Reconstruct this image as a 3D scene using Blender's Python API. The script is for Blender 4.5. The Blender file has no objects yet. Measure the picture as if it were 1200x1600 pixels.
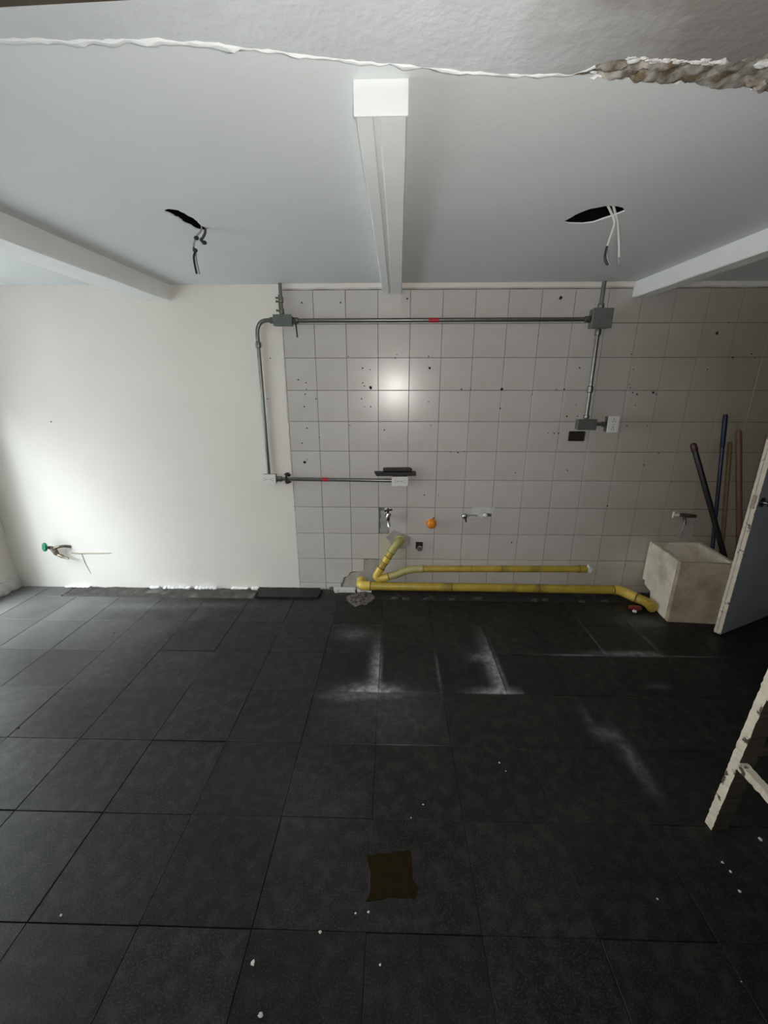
import bpy, bmesh, math, random
from mathutils import Vector, Matrix, noise

random.seed(7)
S = bpy.context.scene
COL = S.collection

# ------------------------------------------------------------------ camera
CAM = Vector((0.498, -2.715, 1.436))
PITCH, YAW = 0.2936, -0.0223
cd = bpy.data.cameras.new('camera')
cd.sensor_fit = 'VERTICAL'
cd.sensor_height = 36.0
cd.lens = 622.6 / 1600 * 36.0
cd.clip_start = 0.02
cam = bpy.data.objects.new('camera', cd)
COL.objects.link(cam)
cam.location = CAM
fwd = Vector((math.sin(YAW) * math.cos(PITCH), math.cos(YAW) * math.cos(PITCH), -math.sin(PITCH)))
cam.rotation_euler = fwd.to_track_quat('-Z', 'Y').to_euler()
S.camera = cam

# ------------------------------------------------------------------ world, lights, exposure
w = bpy.data.worlds.new('world')
S.world = w
w.use_nodes = True
bg = w.node_tree.nodes['Background']
bg.inputs[0].default_value = (0.80, 0.88, 1.0, 1)
bg.inputs[1].default_value = 0.4


def light(name, kind, loc, energy, color, rot=(0, 0, 0), **kw):
    d = bpy.data.lights.new(name, kind)
    d.energy = energy
    d.color = color
    for k, v in kw.items():
        setattr(d, k, v)
    o = bpy.data.objects.new(name, d)
    COL.objects.link(o)
    o.location = loc
    o.rotation_euler = rot
    return o


# open sky above the little patio beyond the left doorway
light('patio_sky_light', 'AREA', (-3.95, -2.05, 3.05), 475, (0.90, 0.96, 1.0),
      (0, 0, 0), shape='RECTANGLE', size=2.9, size_y=3.6)
# hazy sun reaching down into the patio and slanting through the doorway
SUN_DIR = Vector((1.23, 2.12, -1.35))
light('hazy_sun', 'SUN', (-4, -4, 5), 1.0, (0.78, 0.90, 1.0), SUN_DIR.to_track_quat('-Z', 'Y').to_euler(), angle=math.radians(12))
# the phone's own lamp, right beside the lens
light('phone_lamp', 'SPOT', CAM + Vector((0.02, 0.0, 0.02)), 60.0, (1.0, 0.965, 0.92), (math.radians(90 - 8), 0, -YAW),
      shadow_soft_size=0.02, spot_size=math.radians(165), spot_blend=1.0)

S.view_settings.view_transform = 'Standard'
S.view_settings.look = 'None'
S.view_settings.gamma = 1.0
S.view_settings.exposure = 0.40
S.view_settings.use_curve_mapping = False


# ------------------------------------------------------------------ materials
def mat(name, col, rough=0.6, metal=0.0, var=0.0, vscale=6.0, col2=None, mix=(0.45, 0.6), mscale=3.0,
        bump=0.0, bscale=40.0, rnd=0.0, coords='Object', spec=0.5, emit=None, detail=4.0):
    """Principled material: base colour, optional second colour in noise patches, brightness noise,
    brightness that differs from object to object, and noise bump."""
    m = bpy.data.materials.new(name)
    m.use_nodes = True
    nt = m.node_tree
    N, L = nt.nodes, nt.links
    p = N['Principled BSDF']
    p.inputs['Roughness'].default_value = rough
    p.inputs['Metallic'].default_value = metal
    p.inputs['Specular IOR Level'].default_value = spec
    tc = N.new('ShaderNodeTexCoord')
    vec = tc.outputs[coords]
    if coords == 'Position':
        pass

    def noise_node(scale, det=detail):
        n = N.new('ShaderNodeTexNoise')
        n.inputs['Scale'].default_value = scale
        n.inputs['Detail'].default_value = det
        L.new(vec, n.inputs['Vector'])
        return n
    c = N.new('ShaderNodeRGB')
    c.outputs[0].default_value = (*col, 1)
    out = c.outputs[0]
    if col2 is not None:
        n = noise_node(mscale)
        r = N.new('ShaderNodeMapRange')
        r.inputs[1].default_value, r.inputs[2].default_value = mix
        L.new(n.outputs['Fac'], r.inputs[0])
        mx = N.new('ShaderNodeMix')
        mx.data_type = 'RGBA'
        L.new(r.outputs[0], mx.inputs['Factor'])
        L.new(out, mx.inputs['A'])
        mx.inputs['B'].default_value = (*col2, 1)
        out = mx.outputs['Result']
    if var or rnd:
        h = N.new('ShaderNodeHueSaturation')
        L.new(out, h.inputs['Color'])
        val = None
        if var:
            n = noise_node(vscale)
            r = N.new('ShaderNodeMapRange')
            r.inputs[1].default_value, r.inputs[2].default_value = 0.25, 0.75
            r.inputs[3].default_value, r.inputs[4].default_value = 1 - var, 1 + var
            L.new(n.outputs['Fac'], r.inputs[0])
            val = r.outputs[0]
        if rnd:
            oi = N.new('ShaderNodeObjectInfo')
            r = N.new('ShaderNodeMapRange')
            r.inputs[3].default_value, r.inputs[4].default_value = 1 - rnd, 1 + rnd
            L.new(oi.outputs['Random'], r.inputs[0])
            if val is not None:
                mm = N.new('ShaderNodeMath')
                mm.operation = 'MULTIPLY'
                L.new(val, mm.inputs[0])
                L.new(r.outputs[0], mm.inputs[1])
                val = mm.outputs[0]
            else:
                val = r.outputs[0]
        L.new(val, h.inputs['Value'])
        out = h.outputs['Color']
    L.new(out, p.inputs['Base Color'])
    if bump:
        n = noise_node(bscale, 6.0)
        b = N.new('ShaderNodeBump')
        b.inputs['Strength'].default_value = bump
        b.inputs['Distance'].default_value = 0.004
        L.new(n.outputs['Fac'], b.inputs['Height'])
        L.new(b.outputs[0], p.inputs['Normal'])
    m['out'] = 1
    return m


M = {}
M['wall_paint'] = mat('white_wall_paint', (0.725, 0.695, 0.635), 0.7, var=0.03, vscale=2.5, bump=0.25, bscale=35)
M['ceil_paint'] = mat('ceiling_paint', (0.70, 0.73, 0.73), 0.75, var=0.035, vscale=2.0, bump=0.2, bscale=30)
M['beam_paint'] = mat('beam_paint', (0.82, 0.83, 0.82), 0.5, var=0.03, vscale=5, bump=0.15, bscale=25)
M['plaster_raw'] = mat('raw_plaster', (0.62, 0.62, 0.60), 0.85, var=0.15, vscale=18, bump=0.7, bscale=60)
M['plaster_white'] = mat('fresh_white_plaster', (0.80, 0.82, 0.82), 0.8, var=0.05, vscale=18, bump=0.5, bscale=60)
M['tile'] = mat('white_glazed_tile', (0.55, 0.525, 0.495), 0.25, var=0.03, vscale=4, rnd=0.025, col2=(0.48, 0.45, 0.41),
                mix=(0.5, 0.75), mscale=3.5, bump=0.02, bscale=9)
def tile_grime_falloff():
    """brown kitchen grime that gathers on the tiles towards the right corner"""
    m = M['tile']
    N, L = m.node_tree.nodes, m.node_tree.links
    p = N['Principled BSDF']
    src = p.inputs['Base Color'].links[0].from_socket
    geo = N.new('ShaderNodeNewGeometry')
    sep = N.new('ShaderNodeSeparateXYZ')
    L.new(geo.outputs['Position'], sep.inputs[0])
    n = N.new('ShaderNodeTexNoise')
    n.inputs['Scale'].default_value = 2.2
    n.inputs['Detail'].default_value = 7
    L.new(geo.outputs['Position'], n.inputs['Vector'])
    a = N.new('ShaderNodeMath')
    a.operation = 'MULTIPLY_ADD'
    L.new(n.outputs['Fac'], a.inputs[0])
    a.inputs[1].default_value = 1.0
    L.new(sep.outputs['X'], a.inputs[2])
    r = N.new('ShaderNodeMapRange')
    r.inputs[1].default_value, r.inputs[2].default_value = 2.1, 3.3
    L.new(a.outputs[0], r.inputs[0])
    mx = N.new('ShaderNodeMix')
    mx.data_type = 'RGBA'
    L.new(r.outputs[0], mx.inputs['Factor'])
    L.new(src, mx.inputs['A'])
    mx.inputs['B'].default_value = (0.36, 0.31, 0.24, 1)  # brown discolouration with the right corner's dimmer light mixed in
    L.new(mx.outputs['Result'], p.inputs['Base Color'])


tile_grime_falloff()
M['tile_cream'] = mat('cream_glazed_tile', (0.52, 0.50, 0.40), 0.2, var=0.03)
M['grout'] = mat('tile_grout', (0.20, 0.19, 0.175), 0.9, var=0.3, vscale=9, bump=0.4, bscale=90)
M['mortar'] = mat('grey_mortar', (0.34, 0.325, 0.295), 0.95, var=0.2, vscale=14, bump=0.8, bscale=70)
M['dark'] = mat('dark_void', (0.012, 0.011, 0.010), 0.9)
M['conduit'] = mat('galvanised_steel', (0.20, 0.205, 0.195), 0.36, 0.85, var=0.12, vscale=30)
M['box_grey'] = mat('painted_grey_box', (0.13, 0.145, 0.135), 0.42, 0.3, var=0.06, vscale=20)
M['box_steel'] = mat('zinc_box', (0.24, 0.245, 0.235), 0.42, 0.7, var=0.1, vscale=25)
M['red'] = mat('red_tape', (0.42, 0.02, 0.03), 0.5)
M['plate'] = mat('white_plastic', (0.72, 0.70, 0.66), 0.4, var=0.02)
M['slot'] = mat('socket_slot_black', (0.03, 0.03, 0.03), 0.6)
M['black'] = mat('black_plastic', (0.012, 0.012, 0.013), 0.4)
M['blackmetal'] = mat('black_iron', (0.020, 0.017, 0.016), 0.5, 0.2, var=0.3, vscale=30)
M['rust'] = mat('rusty_brown', (0.022, 0.012, 0.007), 0.85, var=0.35, vscale=25, bump=0.5, bscale=80)
M['chrome'] = mat('chrome', (0.62, 0.62, 0.61), 0.2, 1.0, var=0.15, vscale=40)
M['brass'] = mat('dull_brass', (0.20, 0.17, 0.13), 0.42, 0.8, var=0.25, vscale=60)
M['orange'] = mat('orange_plastic', (0.75, 0.22, 0.012), 0.45, var=0.08, vscale=30)
M['green'] = mat('green_plastic', (0.015, 0.20, 0.11), 0.4, var=0.1, vscale=60)
M['yellow'] = mat('yellow_painted_pipe', (0.44, 0.32, 0.045), 0.38, var=0.15, vscale=14, col2=(0.24, 0.165, 0.035),
                  mix=(0.52, 0.75), mscale=9)
M['yellow_lite'] = mat('bright_yellow_fitting', (0.68, 0.49, 0.09), 0.35, var=0.1, vscale=18)
M['yellow_green'] = mat('olive_yellow_fitting', (0.43, 0.39, 0.145), 0.45, var=0.12, vscale=18)
M['brownring'] = mat('dirty_joint_ring', (0.16, 0.10, 0.03), 0.6)
M['sink'] = mat('worn_concrete_sink', (0.74, 0.68, 0.56), 0.8, var=0.14, vscale=11, col2=(0.40, 0.34, 0.24), mix=(0.5, 0.7),
                mscale=5, bump=0.5, bscale=55)
M['wood'] = mat('bare_wood_handle', (0.13, 0.070, 0.036), 0.6, var=0.25, vscale=18)
M['wood2'] = mat('pale_wood_handle', (0.17, 0.115, 0.055), 0.6, var=0.25, vscale=18)
M['navy'] = mat('navy_blue_handle', (0.010, 0.013, 0.05), 0.4, var=0.15, vscale=20)
M['door_face'] = mat('blue_grey_door_paint', (0.30, 0.325, 0.37), 0.5, var=0.18, vscale=5, bump=0.15, bscale=30)
M['chip_paint'] = mat('chipped_cream_paint', (0.64, 0.58, 0.46), 0.6, var=0.12, vscale=25, col2=(0.07, 0.055, 0.04),
                      mix=(0.60, 0.64), mscale=22, bump=0.6, bscale=60, detail=6)
M['ladder_shade'] = mat('shaded_ladder_paint', (0.050, 0.043, 0.028), 0.75, var=0.25, vscale=12, bump=0.4, bscale=50)  # dark olive colour standing for shade on side faces and spreaders
M['concrete'] = mat('stained_concrete', (0.56, 0.59, 0.60), 0.85, var=0.07, vscale=6, bump=0.5, bscale=45)
M['brick'] = mat('exposed_brown_rubble', (0.12, 0.092, 0.055), 0.95, var=0.5, vscale=30, col2=(0.30, 0.28, 0.25),
                 mix=(0.42, 0.56), mscale=26, bump=1.0, bscale=60)
M['roofwood'] = mat('dark_roof_boards', (0.06, 0.045, 0.03), 0.8, var=0.3, vscale=10)
M['outer'] = mat('patio_wall_paint', (0.72, 0.73, 0.72), 0.8, var=0.05)
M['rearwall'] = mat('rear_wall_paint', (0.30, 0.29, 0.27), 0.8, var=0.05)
M['base'] = mat('floor_bed', (0.008, 0.008, 0.0075), 0.9, var=0.3, vscale=20)
M['patch'] = mat('brown_mortar_patch', (0.013, 0.0085, 0.0012), 0.6, var=0.35, vscale=40, bump=0.5, bscale=60, spec=0.1)
M['wire_white'] = mat('white_wire', (0.62, 0.62, 0.60), 0.5)
M['wire_black'] = mat('black_wire', (0.012, 0.012, 0.018), 0.5)
M['wire_grey'] = mat('grey_wire', (0.26, 0.26, 0.28), 0.5)


def concrete_split():
    """lintel soffit: white-washed on the left, bare brown-grey concrete on the right"""
    m = M['concrete']
    nt = m.node_tree
    N, L = nt.nodes, nt.links
    p = N['Principled BSDF']
    src = p.inputs['Base Color'].links[0].from_socket
    geo = N.new('ShaderNodeNewGeometry')
    sep = N.new('ShaderNodeSeparateXYZ')
    L.new(geo.outputs['Position'], sep.inputs[0])
    n = N.new('ShaderNodeTexNoise')
    n.inputs['Scale'].default_value = 6
    n.inputs['Detail'].default_value = 6
    L.new(geo.outputs['Position'], n.inputs['Vector'])
    a = N.new('ShaderNodeMath')
    a.operation = 'MULTIPLY_ADD'
    L.new(n.outputs['Fac'], a.inputs[0])
    a.inputs[1].default_value = 0.5
    L.new(sep.outputs['X'], a.inputs[2])
    r = N.new('ShaderNodeMapRange')
    r.inputs[1].default_value, r.inputs[2].default_value = 0.95, 1.22
    L.new(a.outputs[0], r.inputs[0])
    mx = N.new('ShaderNodeMix')
    mx.data_type = 'RGBA'
    L.new(r.outputs[0], mx.inputs['Factor'])
    L.new(src, mx.inputs['A'])
    mx.inputs['B'].default_value = (0.25, 0.23, 0.215, 1)
    L.new(mx.outputs['Result'], p.inputs['Base Color'])


concrete_split()


def floor_material():
    """black speckled floor tile with chalky dust scuffs where they lie on the floor"""
    m = bpy.data.materials.new('black_floor_tile')
    m.use_nodes = True
    nt = m.node_tree
    N, L = nt.nodes, nt.links
    p = N['Principled BSDF']
    geo = N.new('ShaderNodeNewGeometry')
    pos = geo.outputs['Position']

    def tex(scale, detail=5.0):
        n = N.new('ShaderNodeTexNoise')
        n.inputs['Scale'].default_value = scale
        n.inputs['Detail'].default_value = detail
        L.new(pos, n.inputs['Vector'])
        return n.outputs['Fac']

    def rng(src, a, b, c, d):
        r = N.new('ShaderNodeMapRange')
        r.inputs[1].default_value, r.inputs[2].default_value = a, b
        r.inputs[3].default_value, r.inputs[4].default_value = c, d
        L.new(src, r.inputs[0])
        return r.outputs[0]

    def math_(op, a, b):
        n = N.new('ShaderNodeMath')
        n.operation = op
        for i, v in enumerate((a, b)):
            if isinstance(v, (int, float)):
                n.inputs[i].default_value = v
            else:
                L.new(v, n.inputs[i])
        return n.outputs[0]

    def mix(f, a, b):
        n = N.new('ShaderNodeMix')
        n.data_type = 'RGBA'
        if isinstance(f, (int, float)):
            n.inputs['Factor'].default_value = f
        else:
            L.new(f, n.inputs['Factor'])
        for k, v in (('A', a), ('B', b)):
            if isinstance(v, tuple):
                n.inputs[k].default_value = (*v, 1)
            else:
                L.new(v, n.inputs[k])
        return n.outputs['Result']
    big = rng(tex(2.2), 0.35, 0.7, 0, 1)
    col = mix(big, (0.0072, 0.0074, 0.0071), (0.0140, 0.0140, 0.0126))
    speck = rng(tex(210, 3), 0.50, 0.72, 0, 0.6)
    col = mix(speck, col, (0.055, 0.055, 0.050))
    dust = rng(tex(22, 10), 0.46, 0.80, 0, 0.17)
    col = mix(dust, col, (0.13, 0.125, 0.11))
    # pale dust and doorway daylight painted into the floor colour, thinning into the room
    sepd = N.new('ShaderNodeSeparateXYZ')
    L.new(pos, sepd.inputs[0])
    fx = rng(math_('ADD', sepd.outputs['X'], math_('MULTIPLY', tex(3.0, 6), 0.9)), -1.75, -0.3, 1, 0)
    fy = rng(math_('ADD', sepd.outputs['Y'], math_('MULTIPLY', tex(2.0, 6), 0.8)), -1.0, 0.1, 0, 1)
    col = mix(math_('MULTIPLY', math_('MULTIPLY', fx, fy), 0.62), col, (0.22, 0.225, 0.22))
    oi = N.new('ShaderNodeObjectInfo')
    hs = N.new('ShaderNodeHueSaturation')
    L.new(col, hs.inputs['Color'])
    L.new(rng(oi.outputs['Random'], 0, 1, 0.82, 1.2), hs.inputs['Value'])
    col = hs.outputs['Color']
    # chalk scuffs: (x, y, half length x, half length y, strength)
    sep = N.new('ShaderNodeSeparateXYZ')
    L.new(pos, sep.inputs[0])
    tot = None
    for x, y, sx, sy, s, xm, ym in (
            (0.428, -0.90, 0.040, 0.20, 0.62, 0.433, -1.072), (0.400, -1.065, 0.115, 0.045, 0.70, 0.56, -1.072), (0.48, -1.075, 0.12, 0.035, 0.22, 0.7, -1.2),
            (0.30, -1.10, 0.12, 0.03, 0.25, 0.56, -1.2), (1.068, -0.90, 0.045, 0.24, 0.80, 1.073, -1.072), (1.03, -1.062, 0.11, 0.030, 0.70, 1.16, -1.072),
            (1.00, -0.79, 0.06, 0.035, 0.35, 1.073, -1.07), (1.085, -0.92, 0.010, 0.18, 0.35, 1.2, -1.072), (0.44, -0.9, 0.010, 0.16, 0.3, 0.6, -1.07),
            (1.485, -1.44, 0.030, 0.13, 0.26, 9, -9), (1.44, -1.30, 0.05, 0.03, 0.22, 9, -9), (1.40, -1.22, 0.02, 0.10, 0.12, 9, -9), (0.27, -0.58, 0.10, 0.05, 0.20, 9, -9),
            (1.88, -0.735, 0.20, 0.022, 0.50, 2.033, -0.766), (1.55, -0.757, 0.16, 0.007, 0.50, 2.03, -0.766), (1.86, -1.0, 0.05, 0.02, 0.2, 9, -9), (2.15, -0.757, 0.18, 0.006, 0.3, 9, -0.77),
            (2.04, -0.60, 0.012, 0.16, 0.16, 9, -9), (1.72, -0.60, 0.006, 0.18, 0.3, 9, -9), (0.45, -1.20, 0.28, 0.18, 0.07, 0.753, -1.379), (0.748, -0.92, 0.008, 0.14, 0.22, 9, -9),
            (-1.25, -0.28, 0.30, 0.04, 0.18, 9, -9), (-0.72, -0.25, 0.25, 0.03, 0.12, 9, -9), (2.10, -0.40, 0.12, 0.07, 0.22, 9, -9), (0.16, -1.6, 0.25, 0.20, 0.03, 9, -9)):
        dx = math_('DIVIDE', math_('SUBTRACT', sep.outputs['X'], x), sx)
        dy = math_('DIVIDE', math_('SUBTRACT', sep.outputs['Y'], y), sy)
        d2 = math_('ADD', math_('MULTIPLY', dx, dx), math_('MULTIPLY', dy, dy))
        g = math_('MULTIPLY', math_('POWER', 2.718, math_('MULTIPLY', d2, -1.0)), s)
        if xm < 9:
            g = math_('MULTIPLY', g, rng(sep.outputs['X'], xm - 0.003, xm + 0.003, 1, 0))
        if ym > -9:
            g = math_('MULTIPLY', g, rng(sep.outputs['Y'], ym - 0.003, ym + 0.003, 0, 1))
        tot = g if tot is None else math_('ADD', tot, g)
    fac = math_('MINIMUM', math_('MULTIPLY', tot, rng(tex(34, 8), 0.3, 0.7, 0.25, 1.15)), 0.9)
    col = mix(fac, col, (0.40, 0.42, 0.42))
    L.new(col, p.inputs['Base Color'])
    L.new(rng(tex(7), 0.3, 0.7, 0.36, 0.52), p.inputs['Roughness'])
    p.inputs['Specular IOR Level'].default_value = 0.22
    b = N.new('ShaderNodeBump')
    b.inputs['Strength'].default_value = 0.25
    b.inputs['Distance'].default_value = 0.0015
    L.new(tex(260, 3), b.inputs['Height'])
    L.new(b.outputs[0], p.inputs['Normal'])
    return m


M['floor'] = floor_material()


# ------------------------------------------------------------------ mesh helpers
def origin(o):
    v = Vector((0, 0, 0))
    while o is not None:
        v += o.location
        o = o.parent
    return v


def obj(name, bm, m, parent=None, smooth=False, bevel=0.0, at=None, seg=2):
    """bmesh in world coordinates -> one mesh object (origin at the parent, or at `at`)"""
    if bevel:
        bmesh.ops.remove_doubles(bm, verts=bm.verts, dist=1e-6)
        es = [e for e in bm.edges if len(e.link_faces) == 2 and e.calc_face_angle(0) > 0.6]
        bmesh.ops.bevel(bm, geom=es, offset=bevel, segments=seg, affect='EDGES', profile=0.5)
    bmesh.ops.recalc_face_normals(bm, faces=bm.faces)
    loc = Vector(at) if at is not None else Vector((0, 0, 0))
    base = origin(parent) + loc
    bmesh.ops.translate(bm, verts=bm.verts, vec=-base)
    me = bpy.data.meshes.new(name)
    bm.to_mesh(me)
    bm.free()
    if smooth:
        for p in me.polygons:
            p.use_smooth = True
        me.set_sharp_from_angle(angle=0.7)
    if m is not None:
        me.materials.append(m)
    o = bpy.data.objects.new(name, me)
    COL.objects.link(o)
    o.parent = parent
    o.location = loc
    return o


def thing(name, label, cat, loc=(0, 0, 0), group=None):
    o = bpy.data.objects.new(name, None)
    o.empty_display_size = 0.05
    COL.objects.link(o)
    o.location = loc
    tag(o, label, cat, group)
    return o


def tag(o, label, cat, group=None, kind=None):
    o['label'] = label
    if cat:
        o['category'] = cat
    if group:
        o['group'] = group
    if kind:
        o['kind'] = kind
    return o


def struct(o, label=None):
    o['kind'] = 'structure'
    if label:
        o['label'] = label
    return o


def B():
    return bmesh.new()


def box(bm, x0, x1, y0, y1, z0, z1):
    v = [bm.verts.new((x, y, z)) for x in (x0, x1) for y in (y0, y1) for z in (z0, z1)]
    for f in ((0, 1, 3, 2), (4, 6, 7, 5), (0, 4, 5, 1), (2, 3, 7, 6), (0, 2, 6, 4), (1, 5, 7, 3)):
        bm.faces.new([v[i] for i in f])
    return bm


def prism(bm, pts, d):
    """closed polygon of 3D points extruded by vector d"""
    d = Vector(d)
    a = [bm.verts.new(p) for p in pts]
    b = [bm.verts.new(Vector(p) + d) for p in pts]
    n = len(pts)
    bm.faces.new(a)
    bm.faces.new(list(reversed(b)))
    for i in range(n):
        bm.faces.new((a[i], b[i], b[(i + 1) % n], a[(i + 1) % n]))
    return bm


def tube(bm, pts, r, n=12, rough=0.0, cap=True):
    """tube along a polyline; r a number or one radius for each point"""
    pts = [Vector(p) for p in pts]
    k = len(pts)
    rs = r if isinstance(r, (list, tuple)) else [r] * k
    rings = []
    up = None
    for i in range(k):
        if i == 0:
            t = pts[1] - pts[0]
        elif i == k - 1:
            t = pts[-1] - pts[-2]
        else:
            t = (pts[i] - pts[i - 1]).normalized() + (pts[i + 1] - pts[i]).normalized()
        t.normalize()
        if up is None:
            up = Vector((0, 0, 1)) if abs(t.z) < 0.9 else Vector((1, 0, 0))
        a = t.cross(up).normalized()
        up = a.cross(t).normalized()
        ring = []
        for j in range(n):
            an = 2 * math.pi * j / n
            q = rs[i] * (1 + (random.uniform(-rough, rough) if rough else 0))
            ring.append(bm.verts.new(pts[i] + (a * math.cos(an) + up * math.sin(an)) * q))
        rings.append(ring)
    for i in range(k - 1):
        for j in range(n):
            bm.faces.new((rings[i][j], rings[i][(j + 1) % n], rings[i + 1][(j + 1) % n], rings[i + 1][j]))
    if cap:
        bm.faces.new(list(reversed(rings[0])))
        bm.faces.new(rings[-1])
    return bm


def arc(p0, p1, p2, n=7):
    """smooth corner from p0 through corner p1 to p2 (quadratic curve)"""
    p0, p1, p2 = map(Vector, (p0, p1, p2))
    return [p0 * (1 - t) ** 2 + p1 * 2 * t * (1 - t) + p2 * t * t for t in [i / n for i in range(n + 1)]]


def ball(bm, c, r, sx=1, sy=1, sz=1, u=14, v=9):
    res = bmesh.ops.create_uvsphere(bm, u_segments=u, v_segments=v, radius=r)
    for q in res['verts']:
        q.co = Vector((q.co.x * sx, q.co.y * sy, q.co.z * sz)) + Vector(c)
    return bm


def lump(bm, c, rx, ry, rz, seed=0, amt=0.35, sub=2):
    res = bmesh.ops.create_icosphere(bm, subdivisions=sub, radius=1)
    for q in res['verts']:
        k = 1 + amt * noise.noise(q.co * 1.7 + Vector((seed * 3.1, seed * 1.7, seed)))
        q.co = Vector((q.co.x * rx * k, q.co.y * ry * k, q.co.z * rz * k)) + Vector(c)
    return bm


def ragged(poly, step=0.01, amt=0.006, seed=0):
    """subdivide a closed 2D outline and make it ragged"""
    out = []
    n = len(poly)
    for i in range(n):
        a, b = Vector(poly[i]), Vector(poly[(i + 1) % n])
        k = max(1, int((b - a).length / step))
        for j in range(k):
            p = a.lerp(b, j / k)
            q = Vector((p.x * 60, p.y * 60, seed * 5.3))
            out.append((p.x + amt * noise.noise(q), p.y + amt * noise.noise(q + Vector((9, 4, 2)))))
    return out


def wall_patch(name, poly, m, parent, y0, y1, step=0.01, amt=0.006, seed=0):
    """ragged plate lying on the back wall, poly in (x, z)"""
    bm = B()
    prism(bm, [(x, y0, z) for x, z in ragged(poly, step, amt, seed)], (0, y1 - y0, 0))
    return obj(name, bm, m, parent)


# ------------------------------------------------------------------ room shell
H = 2.063           # ceiling height
XL, XR = -2.37, 3.25
YF = -5.0           # wall behind the camera
TOP = 2.33

# floor: bed, then single tiles
floor = struct(obj('floor', box(B(), XL - 0.12, XR, YF, 0.0, -0.12, -0.006), M['base']),
               'dark floor of square black tiles with chalky scuffs')
TX, TY, X0, Y0 = 0.32, 0.3075, 0.433, -0.15


def slab_mesh(name, wx, wy, h, ch, m):
    """flat tile, chamfered on its top edge: top at z=0"""
    bm = B()
    lo = [bm.verts.new((sx * wx / 2, sy * wy / 2, -h)) for sx, sy in ((-1, -1), (1, -1), (1, 1), (-1, 1))]
    mi = [bm.verts.new((sx * wx / 2, sy * wy / 2, -ch)) for sx, sy in ((-1, -1), (1, -1), (1, 1), (-1, 1))]
    hi = [bm.verts.new((sx * (wx / 2 - ch), sy * (wy / 2 - ch), 0)) for sx, sy in ((-1, -1), (1, -1), (1, 1), (-1, 1))]
    for a, b in ((lo, mi), (mi, hi)):
        for i in range(4):
            bm.faces.new((a[i], a[(i + 1) % 4], b[(i + 1) % 4], b[i]))
    bm.faces.new(hi)
    bm.faces.new(list(reversed(lo)))
    bmesh.ops.recalc_face_normals(bm, faces=bm.faces)
    me = bpy.data.meshes.new(name)
    bm.to_mesh(me)
    bm.free()
    me.materials.append(m)
    return me


ft = slab_mesh('floor_tile', TX - 0.0016, TY - 0.0016, 0.014, 0.0012, M['floor'])
cut_w = {}
for i in range(-9, 9):
    xa, xb = X0 + TX * i, X0 + TX * (i + 1)
    xa, xb = max(xa, XL), min(xb, XR)
    if xb - xa < 0.02:
        continue
    for j in range(0, 11):
        ya = Y0 - TY * j
        wd = xb - xa
        if abs(wd - TX) < 1e-4:
            me = ft
        else:
            if round(wd, 3) not in cut_w:
                cut_w[round(wd, 3)] = slab_mesh('floor_tile', wd - 0.0016, TY - 0.0016, 0.014, 0.0012, M['floor'])
            me = cut_w[round(wd, 3)]
        o = bpy.data.objects.new('tile', me)
        COL.objects.link(o)
        o.parent = floor
        o.location = ((xa + xb) / 2 + random.uniform(-.0008, .0008), ya - TY / 2 + random.uniform(-.0008, .0008), random.uniform(-0.0012, 0.0012))
        o.rotation_euler = (random.uniform(-.002, .002), random.uniform(-.002, .002), random.uniform(-.003, .003))

# the narrow cut row against the back wall: whole tiles only at the far left, rough mortar after that
for xa, xb in ((XL, -2.127), (-2.127, -1.93)):
    me = slab_mesh('floor_tile', xb - xa - 0.004, 0.146, 0.014, 0.0025, M['floor'])
    o = bpy.data.objects.new('tile', me)
    COL.objects.link(o)
    o.parent = floor
    o.location = ((xa + xb) / 2, -0.075, 0)


def rough_sheet(name, xa, xb, ya, yb, z, amp, m, parent, nx, ny, seed=0):
    bm = B()
    vs = []
    for i in range(nx + 1):
        row = []
        for j in range(ny + 1):
            x, y = xa + (xb - xa) * i / nx, ya + (yb - ya) * j / ny
            h = noise.noise(Vector((x * 14, y * 22, seed))) + 0.5 * noise.noise(Vector((x * 40, y * 50, seed + 3)))
            edge = 0.0 if 0 < j < ny and 0 < i < nx else -0.012
            row.append(bm.verts.new((x, y, z + amp * h + edge)))
        vs.append(row)
    for i in range(nx):
        for j in range(ny):
            bm.faces.new((vs[i][j], vs[i + 1][j], vs[i + 1][j + 1], vs[i][j + 1]))
    return obj(name, bm, m, parent, smooth=True)


M['strip'] = mat('dirty_floor_mortar', (0.060, 0.056, 0.050), 0.95, var=0.35, vscale=16, col2=(0.16, 0.15, 0.135), mix=(0.55, 0.72),
                 mscale=9, bump=0.9, bscale=60, detail=7)
M['strip_dark'] = mat('sooty_floor_mortar', (0.020, 0.019, 0.016), 0.95, var=0.4, vscale=16, col2=(0.055, 0.05, 0.042),
                      mix=(0.55, 0.72), mscale=11, bump=0.9, bscale=60, detail=7)
rough_sheet('mortar_strip', -1.925, -0.50, -0.155, -0.001, 0.004, 0.006, M['strip'], floor, 150, 16, 1)
rough_sheet('mortar_strip', -0.03, XR, -0.155, -0.001, -0.001, 0.006, M['strip_dark'], floor, 300, 16, 2)

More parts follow.
